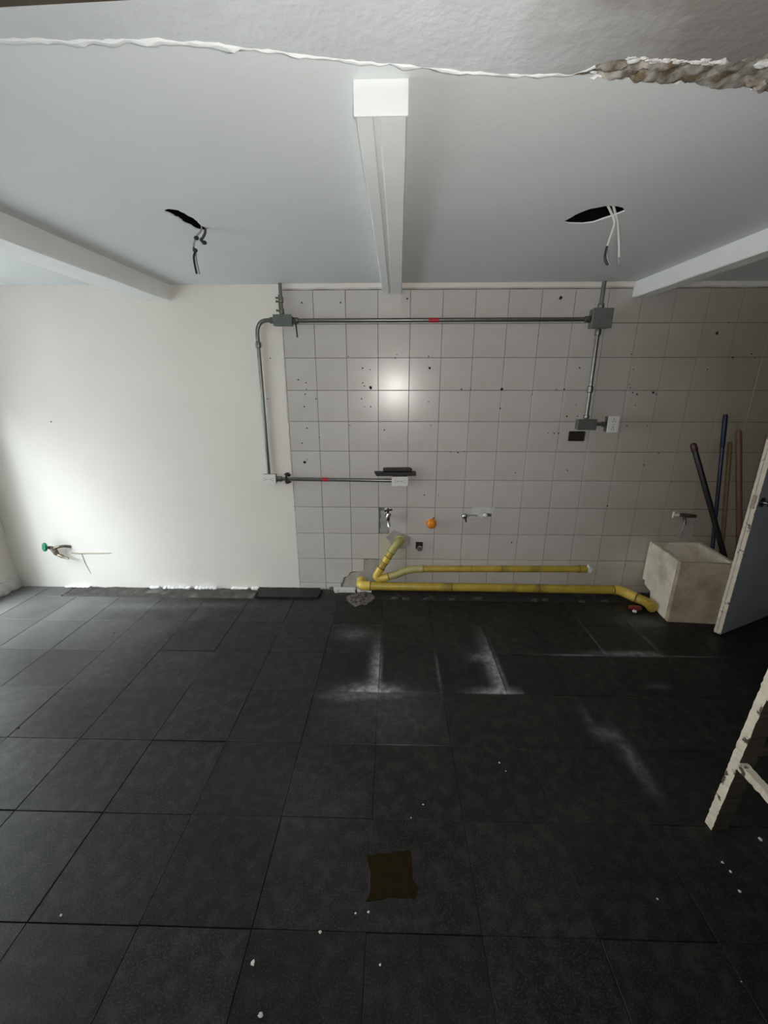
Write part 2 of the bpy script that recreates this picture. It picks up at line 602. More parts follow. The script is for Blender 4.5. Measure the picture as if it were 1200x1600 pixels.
# back wall: mortar bed, painted plaster, glazed tiles
wall_back = struct(obj('wall_back', box(B(), XL - 0.12, XR + 0.12, 0.008, 0.16, -0.12, TOP), M['grout']),
                   'back wall, white painted plaster on the left and white glazed tiles on the right')
TE = -0.20
bm = B()
nx, nz = 60, 56
vs = []
for i in range(nx + 1):
    row = []
    for j in range(nz + 1):
        x, z = XL + (TE - XL) * i / nx, -0.01 + (H + 0.01) * j / nz
        yy = -0.001 + 0.0025 * noise.noise(Vector((x * 3, z * 3, 2))) + 0.001 * noise.noise(Vector((x * 11, z * 11, 5)))
        if i == nx:
            x += 0.005 * noise.noise(Vector((z * 18, 1, 1)))
        row.append(bm.verts.new((x, yy, z)))
    vs.append(row)
for i in range(nx):
    for j in range(nz):
        bm.faces.new((vs[i][j], vs[i + 1][j], vs[i + 1][j + 1], vs[i][j + 1]))
rim = [bm.verts.new((TE, 0.008, vs[nx][j].co.z)) for j in range(nz + 1)]
for j in range(nz):
    bm.faces.new((vs[nx][j], rim[j], rim[j + 1], vs[nx][j + 1]))
obj('plaster', bm, M['wall_paint'], wall_back, smooth=True)

TW, TH, ZR0 = 0.2, 0.1984, 1.84     # tile size, height of the first full joint
GAP = 0.0028


def wtile(name, x0, x1, z0, z1, m):
    wx, wz = x1 - x0 - GAP, z1 - z0 - GAP
    me = slab_mesh(name, wx, wz, 0.009, 0.0015, m)
    for v in me.vertices:                       # turn to face -Y
        x, y, z = v.co
        v.co = (x, -z, y)
    me.update()
    return me


tm = wtile('wall_tile', 0, TW, 0, TH, M['tile'])
tm_c = wtile('wall_tile', 0, TW, 0, TH, M['tile_cream'])
tm_top = wtile('wall_tile', 0, TW, 0, 0.19, M['tile'])
tm_bot = wtile('wall_tile', 0, TW, 0, 0.055, M['tile'])
CUT = {   # chipped or cut tiles near the pipes: outline in (x, z)
    (0, 9): [(0.002, 0.057), (0.122, 0.057), (0.135, 0.10), (0.165, 0.112), (0.185, 0.145), (0.198, 0.148), (0.198, 0.251), (0.002, 0.251)],
    (1, 9): [(0.202, 0.150), (0.285, 0.155), (0.288, 0.251), (0.202, 0.251)],
    (2, 7): [(0.475, 0.452), (0.598, 0.452), (0.598, 0.648), (0.440, 0.648), (0.445, 0.55), (0.470, 0.54)],
    (0, 10): [(0.002, 0.008), (0.02, 0.001), (0.03, 0.02), (0.11, 0.018), (0.112, 0.053), (0.002, 0.053)],
    (1, 10): None,
}
for c in range(-1, 17):
    xa = c * TW
    for r in range(0, 11):
        if (c, r) in CUT:
            if CUT[(c, r)] is not None:
                bm = B()
                prism(bm, [(x, 0.0, z) for x, z in CUT[(c, r)]], (0, 0.009, 0))
                obj('tile', bm, M['tile'], wall_back)
            continue
        if r == 0:
            me, zc = tm_top, ZR0 + 0.095
        elif r == 10:
            me, zc = tm_bot, 0.0275
        else:
            me, zc = tm, ZR0 - TH * (r - 0.5)
            if (c, r) == (2, 8):
                me = tm_c
        o = bpy.data.objects.new('tile', me)
        COL.objects.link(o)
        o.parent = wall_back
        o.location = (xa + TW / 2, random.uniform(-0.0004, 0.0004), zc)
        o.rotation_euler = (random.uniform(-.0035, .0035), random.uniform(-.001, .001), random.uniform(-.0035, .0035))
# plaster lip between tiles and ceiling
bm = B()
k = 110
lo, hi, bk = [], [], []
for i in range(k + 1):
    x = -0.20 + (XR + 0.2) * i / k
    zz = 2.033 + 0.004 * noise.noise(Vector((x * 9, 0, 0)))
    yy = -0.010 + 0.003 * noise.noise(Vector((x * 7, 3, 0)))
    lo.append(bm.verts.new((x, 0.003, zz)))
    hi.append(bm.verts.new((x, yy, zz + 0.006)))
    bk.append(bm.verts.new((x, yy - 0.004, H)))
for i in range(k):
    bm.faces.new((lo[i], lo[i + 1], hi[i + 1], hi[i]))
    bm.faces.new((hi[i], hi[i + 1], bk[i + 1], bk[i]))
LIP = bm
# mortar and plaster repairs
wall_patch('mortar_patch', [(0.13, 0.02), (0.15, 0.10), (0.19, 0.135), (0.24, 0.15), (0.29, 0.16), (0.29, 0.245), (0.395, 0.245), (0.41, 0.12), (0.40, 0.0), (0.16, 0.0)],
           M['mortar'], wall_back, 0.002, 0.009, seed=1)
wall_patch('mortar_patch', [(0.408, 0.455), (0.47, 0.455), (0.465, 0.53), (0.445, 0.56), (0.44, 0.625), (0.415, 0.62)],
           M['mortar'], wall_back, -0.001, 0.009, 0.008, 0.008, seed=2)
wall_patch('mortar_patch', [(0.455, 0.42), (0.50, 0.36), (0.57, 0.33), (0.63, 0.37), (0.625, 0.43), (0.57, 0.455), (0.51, 0.48)],
           M['mortar'], wall_back, -0.004, 0.002, 0.006, 0.010, seed=3)
wall_patch('mortar_patch', [(1.045, 0.575), (1.19, 0.575), (1.215, 0.60), (1.215, 0.655), (1.06, 0.655)],
           M['plaster_raw'], wall_back, -0.003, 0.002, seed=4)
wall_patch('mortar_patch', [(2.53, 0.44), (2.63, 0.44), (2.625, 0.59), (2.555, 0.59), (2.55, 0.50)],
           M['mortar'], wall_back, -0.006, 0.002, seed=5)
wall_patch('plaster_smear', [(-0.36, 0.75), (-0.205, 0.76), (-0.205, 1.80), (-0.335, 1.80)], M['wall_paint'], wall_back, -0.004, 0.002, 0.02, 0.01, 6)
# drill holes and specks in the tiles
HOLES = [(-0.07,1.96,0),(0.17,1.96,0),(0.58,1.98,0),(0.21,1.65,0),(0.52,1.66,0),(0.51,1.64,0),(0.72,1.65,0),(-0.12,1.51,0),(-0.07,1.49,0),(-0.07,1.45,0),(-0.08,1.42,0),(-0.01,1.39,0),(-0.09,1.34,0),(0.30,1.49,0),(0.31,1.47,0),(0.35,1.46,1),(0.29,1.39,0),(0.31,1.34,0),(0.35,1.34,0),(0.30,1.58,0),(0.35,1.57,0),(0.73,1.58,1),(0.73,1.37,0),(0.21,1.22,0),(-0.08,1.20,0),(-0.12,1.10,0),(0.00,1.14,0),(-0.11,0.97,1),(-0.09,0.99,0),(0.44,1.19,0),(0.75,1.22,0),(-0.29,1.64,0),(-0.33,1.39,0),(0.72,0.74,0),(1.51,1.98,1),(0.94,1.45,0),(1.00,1.45,0),(1.20,1.45,1),(1.40,1.42,0),(1.20,1.33,0),(1.55,1.45,0),(1.60,1.45,0),(1.68,1.58,0),(1.69,1.35,0),(1.64,1.28,0),(1.71,1.28,0),(1.53,1.17,0),(1.57,1.17,0),(1.60,1.17,0),(1.34,0.90,0),(1.69,0.92,0),(0.82,0.74,0),(0.94,1.04,0),(0.89,1.04,0),(0.98,1.05,0),(2.49,1.78,1),(1.99,1.66,0),(2.02,1.57,0),(2.01,1.48,0),(2.02,1.46,0),(2.04,1.43,0),(2.07,1.42,0),(2.17,1.43,1),(2.19,1.42,0),(2.07,1.35,0),(2.04,1.22,0),(2.17,1.22,0),(2.20,0.96,0),(2.48,1.57,0),(2.62,1.64,0),(2.76,1.64,0),(2.73,1.66,0),(2.55,1.84,0),(2.41,0.84,0),(2.28,1.04,0),(2.00,0.67,0),(1.36,0.39,0),(-1.82,1.24,0)]
bm = B()
for x, z, big in HOLES:
    r = random.uniform(0.008, 0.010) if big else random.uniform(0.003, 0.0055)
    n = 8
    c = [bm.verts.new((x + r * random.uniform(.8, 1.2) * math.cos(2 * math.pi * i / n), -0.0062 if x < TE + .1 else -0.0015, z + r * random.uniform(.8, 1.2) * math.sin(2 * math.pi * i / n))) for i in range(n)]
    d = [bm.verts.new((v.co.x, 0.004, v.co.z)) for v in c]
    bm.faces.new(c)
    for i in range(n):
        bm.faces.new((c[i], c[(i + 1) % n], d[(i + 1) % n], d[i]))
o = obj('drill_holes', bm, M['dark'], wall_back)
o['kind'] = 'stuff'

# left wall: short stub at the corner, then a wide doorway to the patio
wall_left = struct(obj('wall_left', box(B(), XL - 0.13, XL, -0.36, 0.0, -0.12, TOP), M['wall_paint']),
                   'left wall stub of rough white plaster beside the doorway')
obj('lintel', box(B(), XL - 0.13, XL, -2.05, -0.36, 1.78, 2.75), M['wall_paint'], wall_left)
obj('plaster', box(B(), XL - 0.13, XL, YF, -2.05, -0.12, 2.75), M['wall_paint'], wall_left)
bm = B()
for i in range(7):
    lump(bm, (XL + 0.004, -0.035 - 0.055 * i, 0.035 + 0.02 * (i % 2)), 0.03, 0.05, 0.06, i, 0.5, 2)
obj('chipped_foot', bm, M['plaster_raw'], wall_left, smooth=True)

# right wall and the walls behind the camera
struct(obj('wall_right', box(B(), XR, XR + 0.12, YF, 0.0, -0.12, 2.75), M['rearwall']), 'plain dim right wall')
struct(obj('wall_front', box(B(), XL - 0.12, XR + 0.12, YF - 0.12, YF, -0.12, 2.75), M['rearwall']), 'plain wall behind the viewer')
# unseen patio light well, its walls and ground shaped to bounce daylight indoors
wall_patio = struct(obj('wall_patio', box(B(), -5.55, -5.43, -7.05, 0.16, -0.12, 3.0), M['outer']), 'white bounce wall of the unseen patio light well')
obj('side_wall', box(B(), -5.43, XL - 0.13, 0.0, 0.16, -0.12, 3.0), M['outer'], wall_patio)
obj('side_wall', box(B(), -5.43, XL - 0.13, -7.05, -6.93, -0.12, 3.0), M['outer'], wall_patio)
obj('upper_wall', box(B(), XL - 0.25, XL - 0.13, -7.05, 0.16, 1.80, 3.0), M['outer'], wall_patio)
obj('bounce_paving', box(B(), -5.43, XL - 0.13, -6.93, 0.0, -0.12, -0.01), M['outer'], wall_patio)  # ground kept white to throw daylight up at the ceiling


# ceiling with two broken holes
def ceiling_mesh():
    HR = [(1.15, -0.902), (1.168, -0.965), (1.20, -1.015), (1.24, -1.039), (1.285, -1.037), (1.312, -1.022), (1.334, -0.995),
          (1.315, -0.955), (1.29, -0.925), (1.267, -0.892), (1.235, -0.882), (1.207, -0.882), (1.175, -0.888)]
    HL = [(-0.342, -1.030), (-0.315, -1.052), (-0.284, -1.040), (-0.264, -0.97), (-0.260, -0.90), (-0.250, -0.862), (-0.275, -0.840),
          (-0.300, -0.860), (-0.315, -0.93), (-0.325, -0.99)]
    HR = ragged(HR, 0.02, 0.004, 1)
    HL = ragged(HL, 0.012, 0.010, 2)
    bm = B()
    for z in (H, H + 0.005):
        es = []
        loops = []
        for lp in ([(XL, 0.008), (XR, 0.008), (XR, -1.86), (XL, -1.86)], HR, HL):
            v = [bm.verts.new((x, y, z)) for x, y in lp]
            loops.append(v)
            for i in range(len(v)):
                es.append(bm.edges.new((v[i], v[(i + 1) % len(v)])))
        bmesh.ops.triangle_fill(bm, edges=es, use_beauty=True)
        if z == H:
            first = loops
    for a, b in zip(first, loops):
        for i in range(len(a)):
            bm.faces.new((a[i], a[(i + 1) % len(a)], b[(i + 1) % len(b)], b[i]))
    return bm


ceiling = struct(obj('ceiling', ceiling_mesh(), M['ceil_paint']), 'pale grey-white ceiling with two broken lamp holes')
obj('plaster_lip', LIP, M['wall_paint'], ceiling, smooth=True)
obj('slab', box(B(), XL - 0.13, XR + 0.12, -1.86, 0.16, TOP, TOP + 0.1), M['dark'], ceiling)
obj('roof_boards', box(B(), XL - 0.13, XR + 0.12, YF - 0.12, -1.86, 2.75, 2.85), M['roofwood'], ceiling)


# beams under the ceiling
def beam(name, label, wall_l, wall_r, front_l, front_r, yb, yf, z0, groove=False):
    """plan corners at the wall (yb) and at the front (yf)"""
    bm = B()
    if groove:
        prof = [(0, H), (0.0, z0 + 0.012), (0.035, z0 + 0.002), (0.33, z0), (0.36, z0 + 0.007), (0.46, z0 + 0.007), (0.49, z0), (0.965, z0), (1.0, z0 + 0.006), (1.0, H)]
    else:
        prof = [(0, H), (0, z0 + 0.005), (0.05, z0), (0.95, z0), (1, z0 + 0.005), (1, H)]
    N = 24
    rings = []
    for k in range(N + 1):
        t = k / N
        y = yb + (yf - yb) * t
        l, r = wall_l + (front_l - wall_l) * t, wall_r + (front_r - wall_r) * t
        rings.append([bm.verts.new((l + (r - l) * u + (0.0015 * noise.noise(Vector((u * 3, y * 7, 1))) if 0 < u else 0), y,
                                    z + (0.002 * noise.noise(Vector((u * 2, y * 5, 4))) if z < H else 0))) for u, z in prof])
    n = len(prof)
    for k in range(N):
        for j in range(n - 1):
            bm.faces.new((rings[k][j], rings[k][j + 1], rings[k + 1][j + 1], rings[k + 1][j]))
    bm.faces.new(rings[0])
    bm.faces.new(rings[-1])
    return struct(obj(name, bm, M['beam_paint']), label)


beam('trim_1', 'white painted ceiling beam on the left running to the back wall', -1.075, -0.880, -1.135, -0.975, 0.0, -1.80, 1.972)
tb = beam('trim_2', 'white painted metal ceiling beam in the middle with a grooved underside', 0.429, 0.546, 0.411, 0.525, 0.0, -1.652, 2.003, True)
bm = B()
box(bm, 0.4095, 0.5265, -1.656, -1.650, 2.000, H)
obj('end_plate', bm, M['ceil_paint'], tb, bevel=0.0015, seg=1)
beam('trim_3', 'white painted ceiling beam on the right above the sink', 1.938, 2.030, 2.060, 2.150, 0.0, -1.80, 1.978)

# concrete lintel over the opening towards the viewer, with a broken lower edge
ZL = 2.043
far = [(-2.37, -1.83), (-1.2, -1.815), (-0.6, -1.805), (-0.213, -1.799), (-0.146, -1.795), (-0.044, -1.791), (0.073, -1.79), (0.162, -1.78), (0.262, -1.763), (0.355, -1.747),
       (0.427, -1.734), (0.525, -1.721), (0.627, -1.706), (0.732, -1.692), (0.85, -1.695), (0.90, -1.715), (0.945, -1.728), (1.043, -1.722), (1.135, -1.712),
       (1.20, -1.735), (1.30, -1.72), (1.6, -1.70), (2.2, -1.69), (3.25, -1.68)]
fe = []
for (xa, ya), (xb, yb2) in zip(far[:-1], far[1:]):
    k = max(1, int((xb - xa) / 0.012))
    for i in range(k):
        t = i / k
        x, y = xa + (xb - xa) * t, ya + (yb2 - ya) * t
        a = 0.007 if x > 0.83 else 0.003
        fe.append((x, y + a * noise.noise(Vector((x * 50, 1, 7))) + a * noise.noise(Vector((x * 17, 5, 7)))))
fe.append(far[-1])
bm = B()
prism(bm, [(x, y, ZL) for x, y in fe] + [(3.25, -1.868, ZL), (0.1, -1.866, ZL), (-0.155, -1.857, ZL), (-2.37, -1.83 - 0.008, ZL)], (0, 0, H - ZL))
lintel = struct(obj('trim_4', bm, M['concrete']), 'whitewashed concrete lintel overhead with a crumbling broken edge')
obj('dark_lip_board', prism(B(), [(-2.37, -1.8385, 2.0438), (-0.155, -1.8578, 2.0438), (0.1, -1.8665, 2.0438), (3.25, -1.8685, 2.0438), (3.25, -1.905, 2.0438), (-2.37, -1.905, 2.0438)], (0, 0, 0.70)), M['roofwood'], lintel)  # added dark board covering the lit lip, so the strip overhead stays dark
# ridge of white plaster along the joint
bm = B()
seg = [p for p in fe if -2.3 < p[0] < 0.9]
tube(bm, [(x, y + 0.003, ZL + 0.002 + 0.004 * noise.noise(Vector((x * 30, 0, 0)))) for x, y in seg],
     [max(0.0012, 0.0040 + 0.0045 * noise.noise(Vector((x * 24, 2, 0))) + (0.002 if x < 0.2 else 0)) for x, y in seg], 8, 0.25)
obj('plaster_ridge', bm, M['ceil_paint'], lintel, smooth=True)
# the broken stretch: rubble shelf, plaster crusts above and below it
bm = B()
nx, ny = 90, 14
vs = []
for i in range(nx + 1):
    row = []
    for j in range(ny + 1):
        x = 0.845 + 0.60 * i / nx
        t = j / ny
        ylow = -1.735
        yhi = -1.676 + 0.06 * (x - 0.86) / 0.44
        y = ylow + (yhi - ylow) * t
        z = 2.052 + 0.007 * noise.noise(Vector((x * 26, y * 60, 3))) + 0.006 * noise.noise(Vector((x * 70, y * 90, 8)))
        row.append(bm.verts.new((x, y, z)))
    vs.append(row)
for i in range(nx):
    for j in range(ny):
        bm.faces.new((vs[i][j], vs[i][j + 1], vs[i + 1][j + 1], vs[i + 1][j]))
obj('exposed_rubble', bm, M['brick'], lintel, smooth=True)
bm = B()
for i in range(34):
    x = 0.90 + 0.013 * i
    y = -1.668 + 0.052 * (x - 0.88) / 0.42 + 0.006 * noise.noise(Vector((x * 40, 2, 2)))
    if 1.10 < x < 1.16 or noise.noise(Vector((x * 14, 0, 3))) < -0.25:
        continue
    lump(bm, (x, y + random.uniform(-.004, .004), H - 0.002), 0.013, 0.004 + 0.009 * random.random(), 0.005, i, 0.9, 2)
obj('plaster_crust', bm, M['plaster_white'], lintel, smooth=True)
bm = B()
for i in range(36):
    x = 0.945 + 0.012 * i
    if 1.13 < x < 1.19:
        continue
    y = -1.727 + 0.012 * (x - 0.945) / 0.2 + 0.005 * noise.noise(Vector((x * 40, 7, 2)))
    q_ = 0.5 + random.random()
    if random.random() < 0.12:
        continue
    lump(bm, (x, y + random.uniform(-.004, .004), ZL + 0.001), 0.010 * q_, 0.0045 * q_, 0.0035 * q_, i + 50, 0.9, 2)
obj('plaster_crust', bm, M['plaster_raw'], lintel, smooth=True)
bm = B()
for i in range(9):
    x = 1.24 + 0.02 * i
    lump(bm, (x, -1.652 + 0.008 * math.sin(i * 2.1), 2.05), 0.014, 0.010, 0.010, i + 90, 0.6, 2)
obj('loose_rubble', bm, M['brick'], lintel, smooth=True)

# ------------------------------------------------------------------ door on the right
u = Vector((0.906, 0.424, 0)).normalized()
nrm = Vector((u.y, -u.x, 0))                # towards the viewer
A = Vector((2.492, -0.521, 0.012))
door = bpy.data.objects.new('door_1', None)
COL.objects.link(door)
door.location = (A.x, A.y, 0)
struct(door, 'blue-grey door standing ajar at right, chipped cream paint on its edge')
LEN, TK, DH = 0.735, 0.036, 1.94


def rough_bar(bm, a, b, du, dv, n=40, amt=0.0015, seed=0):
    """bar from a to b with section vectors du, dv; chipped, slightly uneven edges"""
    a, b, du, dv = map(Vector, (a, b, du, dv))
    rings = []
    for k in range(n + 1):
        p = a.lerp(b, k / n)
        ring = []
        for i, (s, t) in enumerate(((0, 0), (1, 0), (1, 1), (0, 1))):
            q = p + du * s + dv * t
            j = Vector((k * 1.7, i * 5.1, seed))
            ring.append(bm.verts.new(q + du.normalized() * amt * noise.noise(j) + dv.normalized() * amt * noise.noise(j + Vector((3, 8, 1)))))
        rings.append(ring)
    for k in range(n):
        for i in range(4):
            bm.faces.new((rings[k][i], rings[k][(i + 1) % 4], rings[k + 1][(i + 1) % 4], rings[k + 1][i]))
    bm.faces.new(rings[0])
    bm.faces.new(rings[-1])
    return bm


bm = B()
P0 = A + u * 0.004
prism(bm, [P0, P0 + u * LEN, P0 + u * LEN + nrm * TK, P0 + nrm * TK], (0, 0, DH))
obj('leaf', bm, M['door_face'], door)
bm = B()
rough_bar(bm, A, A + Vector((0, 0, DH)), u * 0.006, nrm * (TK * 0.40), 150, 0.0022, 1)
obj('edge_strip', bm, M['chip_paint'], door)
bm = B()
rough_bar(bm, A + nrm * (TK * 0.48), A + nrm * (TK * 0.48) + Vector((0, 0, DH)), u * 0.006, nrm * (TK * 0.54), 150, 0.0022, 2)
obj('edge_strip', bm, M['chip_paint'], door)
bm = B()
q = A + nrm * (TK * 0.22) - u * 0.0035 + Vector((0, 0, 0.80))
prism(bm, [q, q + nrm * 0.02, q + nrm * 0.02 + Vector((0, 0, 0.075)), q + Vector((0, 0, 0.075))], u * 0.006)
obj('latch_plate', bm, M['brass'], door)
kb = A + u * 0.045 + nrm * TK + Vector((0, 0, 0.835))
bm = B()
tube(bm, [kb, kb + nrm * 0.006, kb + nrm * 0.006, kb + nrm * 0.03, kb + nrm * 0.034, kb + nrm * 0.05, kb + nrm * 0.064, kb + nrm * 0.07],
     [0.027, 0.027, 0.011, 0.010, 0.020, 0.027, 0.024, 0.012], 20)
obj('knob', bm, mat('dark_chrome_knob', (0.10, 0.10, 0.11), 0.22, 0.9), door, smooth=True)
bm = B()
for z in (0.25, 1.70):
    e = P0 + u * LEN
    tube(bm, [e + nrm * (TK + .004) + Vector((0, 0, z)), e + nrm * (TK + .004) + Vector((0, 0, z + 0.09))], 0.008, 10)
obj('hinge', bm, M['blackmetal'], door, smooth=True)
struct(obj('trim_5', box(B(), 3.165, XR, -0.235, -0.150, 0, 1.99), M['rearwall']), 'door jamb against the right wall')


# ------------------------------------------------------------------ concrete laundry sink
FL_, FR_, BR_, BL_ = Vector((2.287, -0.400, 0)), Vector((2.630, -0.425, 0)), Vector((2.690, -0.012, 0)), Vector((2.332, -0.012, 0))
SZ, ST = 0.418, 0.034
sink = thing('laundry_sink', 'small worn concrete laundry sink standing in the corner beside the door', 'sink', ((2.49), -0.2, 0))
up = Vector((0, 0, 1))


def panel(name, a, b, outline, inward, m=M['sink'], bev=0.006):
    """outline in (fraction from a to b, z), thickened by vector inward"""
    bm = B()
    prism(bm, [a.lerp(b, s) + up * z for s, z in outline], inward)
    return obj(name, bm, m, sink, bevel=bev)


inx = (BR_ - BL_).normalized()
iny = (BL_ - FL_).normalized()
M['sink_front'] = mat('brown_shaded_sink_front', (0.47, 0.39, 0.28), 0.85, var=0.12, vscale=30, col2=(0.33, 0.27, 0.18), mix=(0.45, 0.65), mscale=7, bump=0.5, bscale=70)  # brown wear plus the front's shade, put into one darker colour
panel('front_panel', FL_, FR_, [(0, 0), (1, 0), (1, SZ), (0, SZ)], iny * ST, M['sink_front'])
fl2, fr2 = FL_ + iny * (ST + .0005), FR_ + (BR_ - FR_).normalized() * (ST + .0005)
panel('side_panel', BL_ + Vector((0, -ST, 0)), fl2, [(0, SZ - 0.004), (1, SZ), (1, 0.0), (0.35, 0.0), (0.30, 0.085), (0.0, 0.095)], inx * ST)
panel('side_panel', BR_ + Vector((0, -ST, 0)), fr2, [(0, SZ - 0.004), (1, SZ), (1, 0.0), (0, 0.0)], -inx * ST)
panel('back_panel', BL_, BR_, [(0, 0.12), (1, 0.12), (1, SZ - 0.004), (0, SZ - 0.004)], Vector((0, -ST + .0005, 0)))
bm = B()
prism(bm, [p + up * 0.16 for p in (FL_ + iny * ST + inx * ST, FR_ + iny * ST - inx * ST, BR_ - inx * ST - iny * ST, BL_ + inx * ST - iny * ST)], (0, 0, 0.03))
obj('basin_floor', bm, M['sink'], sink)
bm = B()
tube(bm, [(2.49, -0.2, 0.1905), (2.49, -0.2, 0.196)], 0.022, 16)
obj('drain', bm, M['brass'], sink)

sf = thing('sink_faucet', 'old dark brass faucet on the wall above the laundry sink', 'faucet', (2.52, 0, 0.62))
bm = B()
tube(bm, [(2.535, 0.0, 0.610), (2.535, -0.045, 0.612)], 0.012, 10)
tube(bm, [(2.465, -0.045, 0.620), (2.50, -0.047, 0.622), (2.535, -0.047, 0.617), (2.590, -0.045, 0.612)], [0.010, 0.014, 0.016, 0.011], 10)
obj('body', bm, M['brass'], sf, smooth=True)
bm = B()
tube(bm, arc((2.50, -0.047, 0.615), (2.49, -0.09, 0.61), (2.488, -0.095, 0.57), 6), 0.009, 10)
obj('spout', bm, M['brass'], sf, smooth=True)
bm = B()
tube(bm, [(2.440, -0.045, 0.622), (2.470, -0.045, 0.622)], [0.008, 0.013], 8)
tube(bm, [(2.436, -0.045, 0.600), (2.436, -0.045, 0.645)], 0.006, 8)
obj('handle', bm, M['plate'], sf, smooth=True)

# ------------------------------------------------------------------ broom handles leaning behind the sink


def stick(name, label, top, foot, r, m, tip=None, grip=None, cat='pole'):
    top, foot = Vector(top), Vector(foot)
    t = thing(name, label, cat, foot, 'poles leaning in the corner')
    d = (top - foot)
    bm = B()
    tube(bm, [foot, foot + d * 0.02, top - d * 0.012, top], [r * 0.8, r, r, r * 0.7], 12)
    obj('shaft', bm, m, t, smooth=True)
    if tip:
        bm = B()
        tube(bm, [top - d * 0.04, top - d * 0.038, top - d * 0.004, top + d * 0.004], [r * 1.02, r * 1.18, r * 1.12, r * 0.6], 12)
        obj('tip', bm, tip, t, smooth=True)
    if grip:
        bm = B()
        tube(bm, [top - d * 0.16, top - d * 0.155, top - d * 0.012, top + d * 0.004], [r * 1.02, r * 1.22, r * 1.22, r * 0.9], 12)
        obj('grip', bm, grip, t, smooth=True)
    return t


stick('broom_handle', 'black broom handle with dull red tip slanting behind the sink', (2.462, -0.045, 1.108), (2.905, -0.205, 0.0), 0.0165, M['black'], tip=mat('dull_red_cap', (0.06, 0.014, 0.012), 0.5))
stick('broom_handle', 'navy blue handle, tallest of the poles leaning in the corner', (2.646, -0.020, 1.290), (2.742, -0.135, 0.0), 0.0115, M['navy'], grip=mat('navy_grip', (0.008, 0.011, 0.05), 0.5))
stick('broom_handle', 'thin pale wooden handle directly beside the navy blue handle', (2.717, -0.022, 1.118), (2.835, -0.110, 0.0), 0.0130, M['wood2'])
stick('broom_handle', 'reddish brown wooden handle, rightmost of the leaning poles', (2.722, -0.058, 1.195), (2.965, -0.140, 0.0), 0.0170, M['wood'])

# ------------------------------------------------------------------ step ladder at the right edge
lad = thing('step_ladder', 'old wooden step ladder with chipped cream paint at the right edge', 'ladder', (1.62, -1.87, 0))
lean = Vector((0.066, 0, 1)).normalized()
for yy in (-1.702, -2.130):
    bm = B()
    f = Vector((1.594, yy, 0.0))
    rough_bar(bm, f, f + lean * 1.25, (0.052, 0, 0), (0, 0.030, 0), 110, 0.0026, 3 + yy)
    o = obj('rail', bm, M['chip_paint'], lad)
    o.data.materials.append(M['ladder_shade'])  # shade on the rail's side faces is put into their colour
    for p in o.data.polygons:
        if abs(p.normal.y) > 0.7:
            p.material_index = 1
for zz in (0.285, 0.56, 0.835, 1.11):
    bm = B()
    x = 1.594 + 0.066 * zz
    rough_bar(bm, (x - 0.002, -2.10, zz - 0.012), (x - 0.002, -1.7025, zz - 0.012), (0.026, 0, 0), (0, 0, 0.026), 60, 0.0030, zz)
    obj('step', bm, M['chip_paint'], lad)
for yy in (-1.704, -2.128):
    bm = B()
    rough_bar(bm, (2.02, yy, 0.0), (1.735, yy, 1.22), (0.040, 0, 0), (0, 0.026, 0), 60, 0.0015, yy)
    obj('rear_leg', bm, M['chip_paint'], lad)
    bm = B()
    rough_bar(bm, (1.668, yy + 0.004, 0.325), (1.945, yy + 0.004, 0.345), (0, 0.010, 0), (0, 0, 0.024), 30, 0.001, yy)
    obj('spreader', bm, M['ladder_shade'], lad)
bm = B()
rough_bar(bm, (1.655, -2.15, 1.232), (1.655, -1.655, 1.232), (0.14, 0, 0), (0, 0, 0.026), 20, 0.001, 5)
obj('top_cap', bm, M['chip_paint'], lad)


# ------------------------------------------------------------------ electrical conduit on the back wall
def screw(bm, x, y, z, r=0.004):
    tube(bm, [(x, y, z), (x, y - 0.0025, z)], r, 8)


def jbox(name, label, x0, x1, z0, z1, d, m, cat='junction box', lidm=None):
    t = thing(name, label, cat, ((x0 + x1) / 2, 0, z0), 'boxes on the conduit')
    obj('body', box(B(), x0 + 0.003, x1 - 0.003, -d + 0.004, 0.0, z0 + 0.003, z1 - 0.003), m, t, bevel=0.003)
    lid = obj('cover', box(B(), x0, x1, -d - 0.002, -d + 0.004, z0, z1), lidm or m, t, bevel=0.002)
    for sx in (x0 + 0.012, x1 - 0.012):
        bm = B()
        screw(bm, sx, -d - 0.002, (z0 + z1) / 2)
        obj('screw', bm, M['conduit'], lid)
    return t


R_ = 0.0125
jl = jbox('junction_box', 'flat dark grey junction box at the top left of the conduit', -0.243, -0.127, 1.823, 1.888, 0.05, M['box_grey'])
jr = jbox('junction_box', 'square grey steel junction box at the top right of the conduit', 1.692, 1.815, 1.803, 1.915, 0.055, M['box_steel'])
j2 = jbox('junction_box', 'small grey junction box at the foot of the right conduit', 1.696, 1.818, 1.196, 1.265, 0.05, M['box_grey'])


def conduit(name, label, path, r=R_, bands=(), couplers=(), ends=True, cat='conduit'):
    path = [Vector(p) for p in path]
    t = thing(name, label, cat, path[0], 'steel conduit runs')
    bm = B()
    tube(bm, path, r, 14)
    pipe = obj('pipe', bm, M['conduit'], t, smooth=True)
    for a, b in bands:
        bm = B()
        tube(bm, [a, b], r * 1.06, 14)
        obj('red_band', bm, M['red'], t, smooth=True)
    for a, b in couplers:
        bm = B()
        a, b = Vector(a), Vector(b)
        tube(bm, [a, a.lerp(b, .08), a.lerp(b, .3), a.lerp(b, .7), a.lerp(b, .92), b], [r * 1.1, r * 1.45, r * 1.5, r * 1.5, r * 1.45, r * 1.1], 14)
        c = obj('connector', bm, M['conduit'], t, smooth=True)
        m_ = a.lerp(b, 0.5)
        bm = B()
        tube(bm, [m_ + Vector((0, -r * 1.3, 0)), m_ + Vector((0, -r * 1.3 - 0.006, 0))], 0.004, 8)
        obj('set_screw', bm, M['brass'], c)
    return t


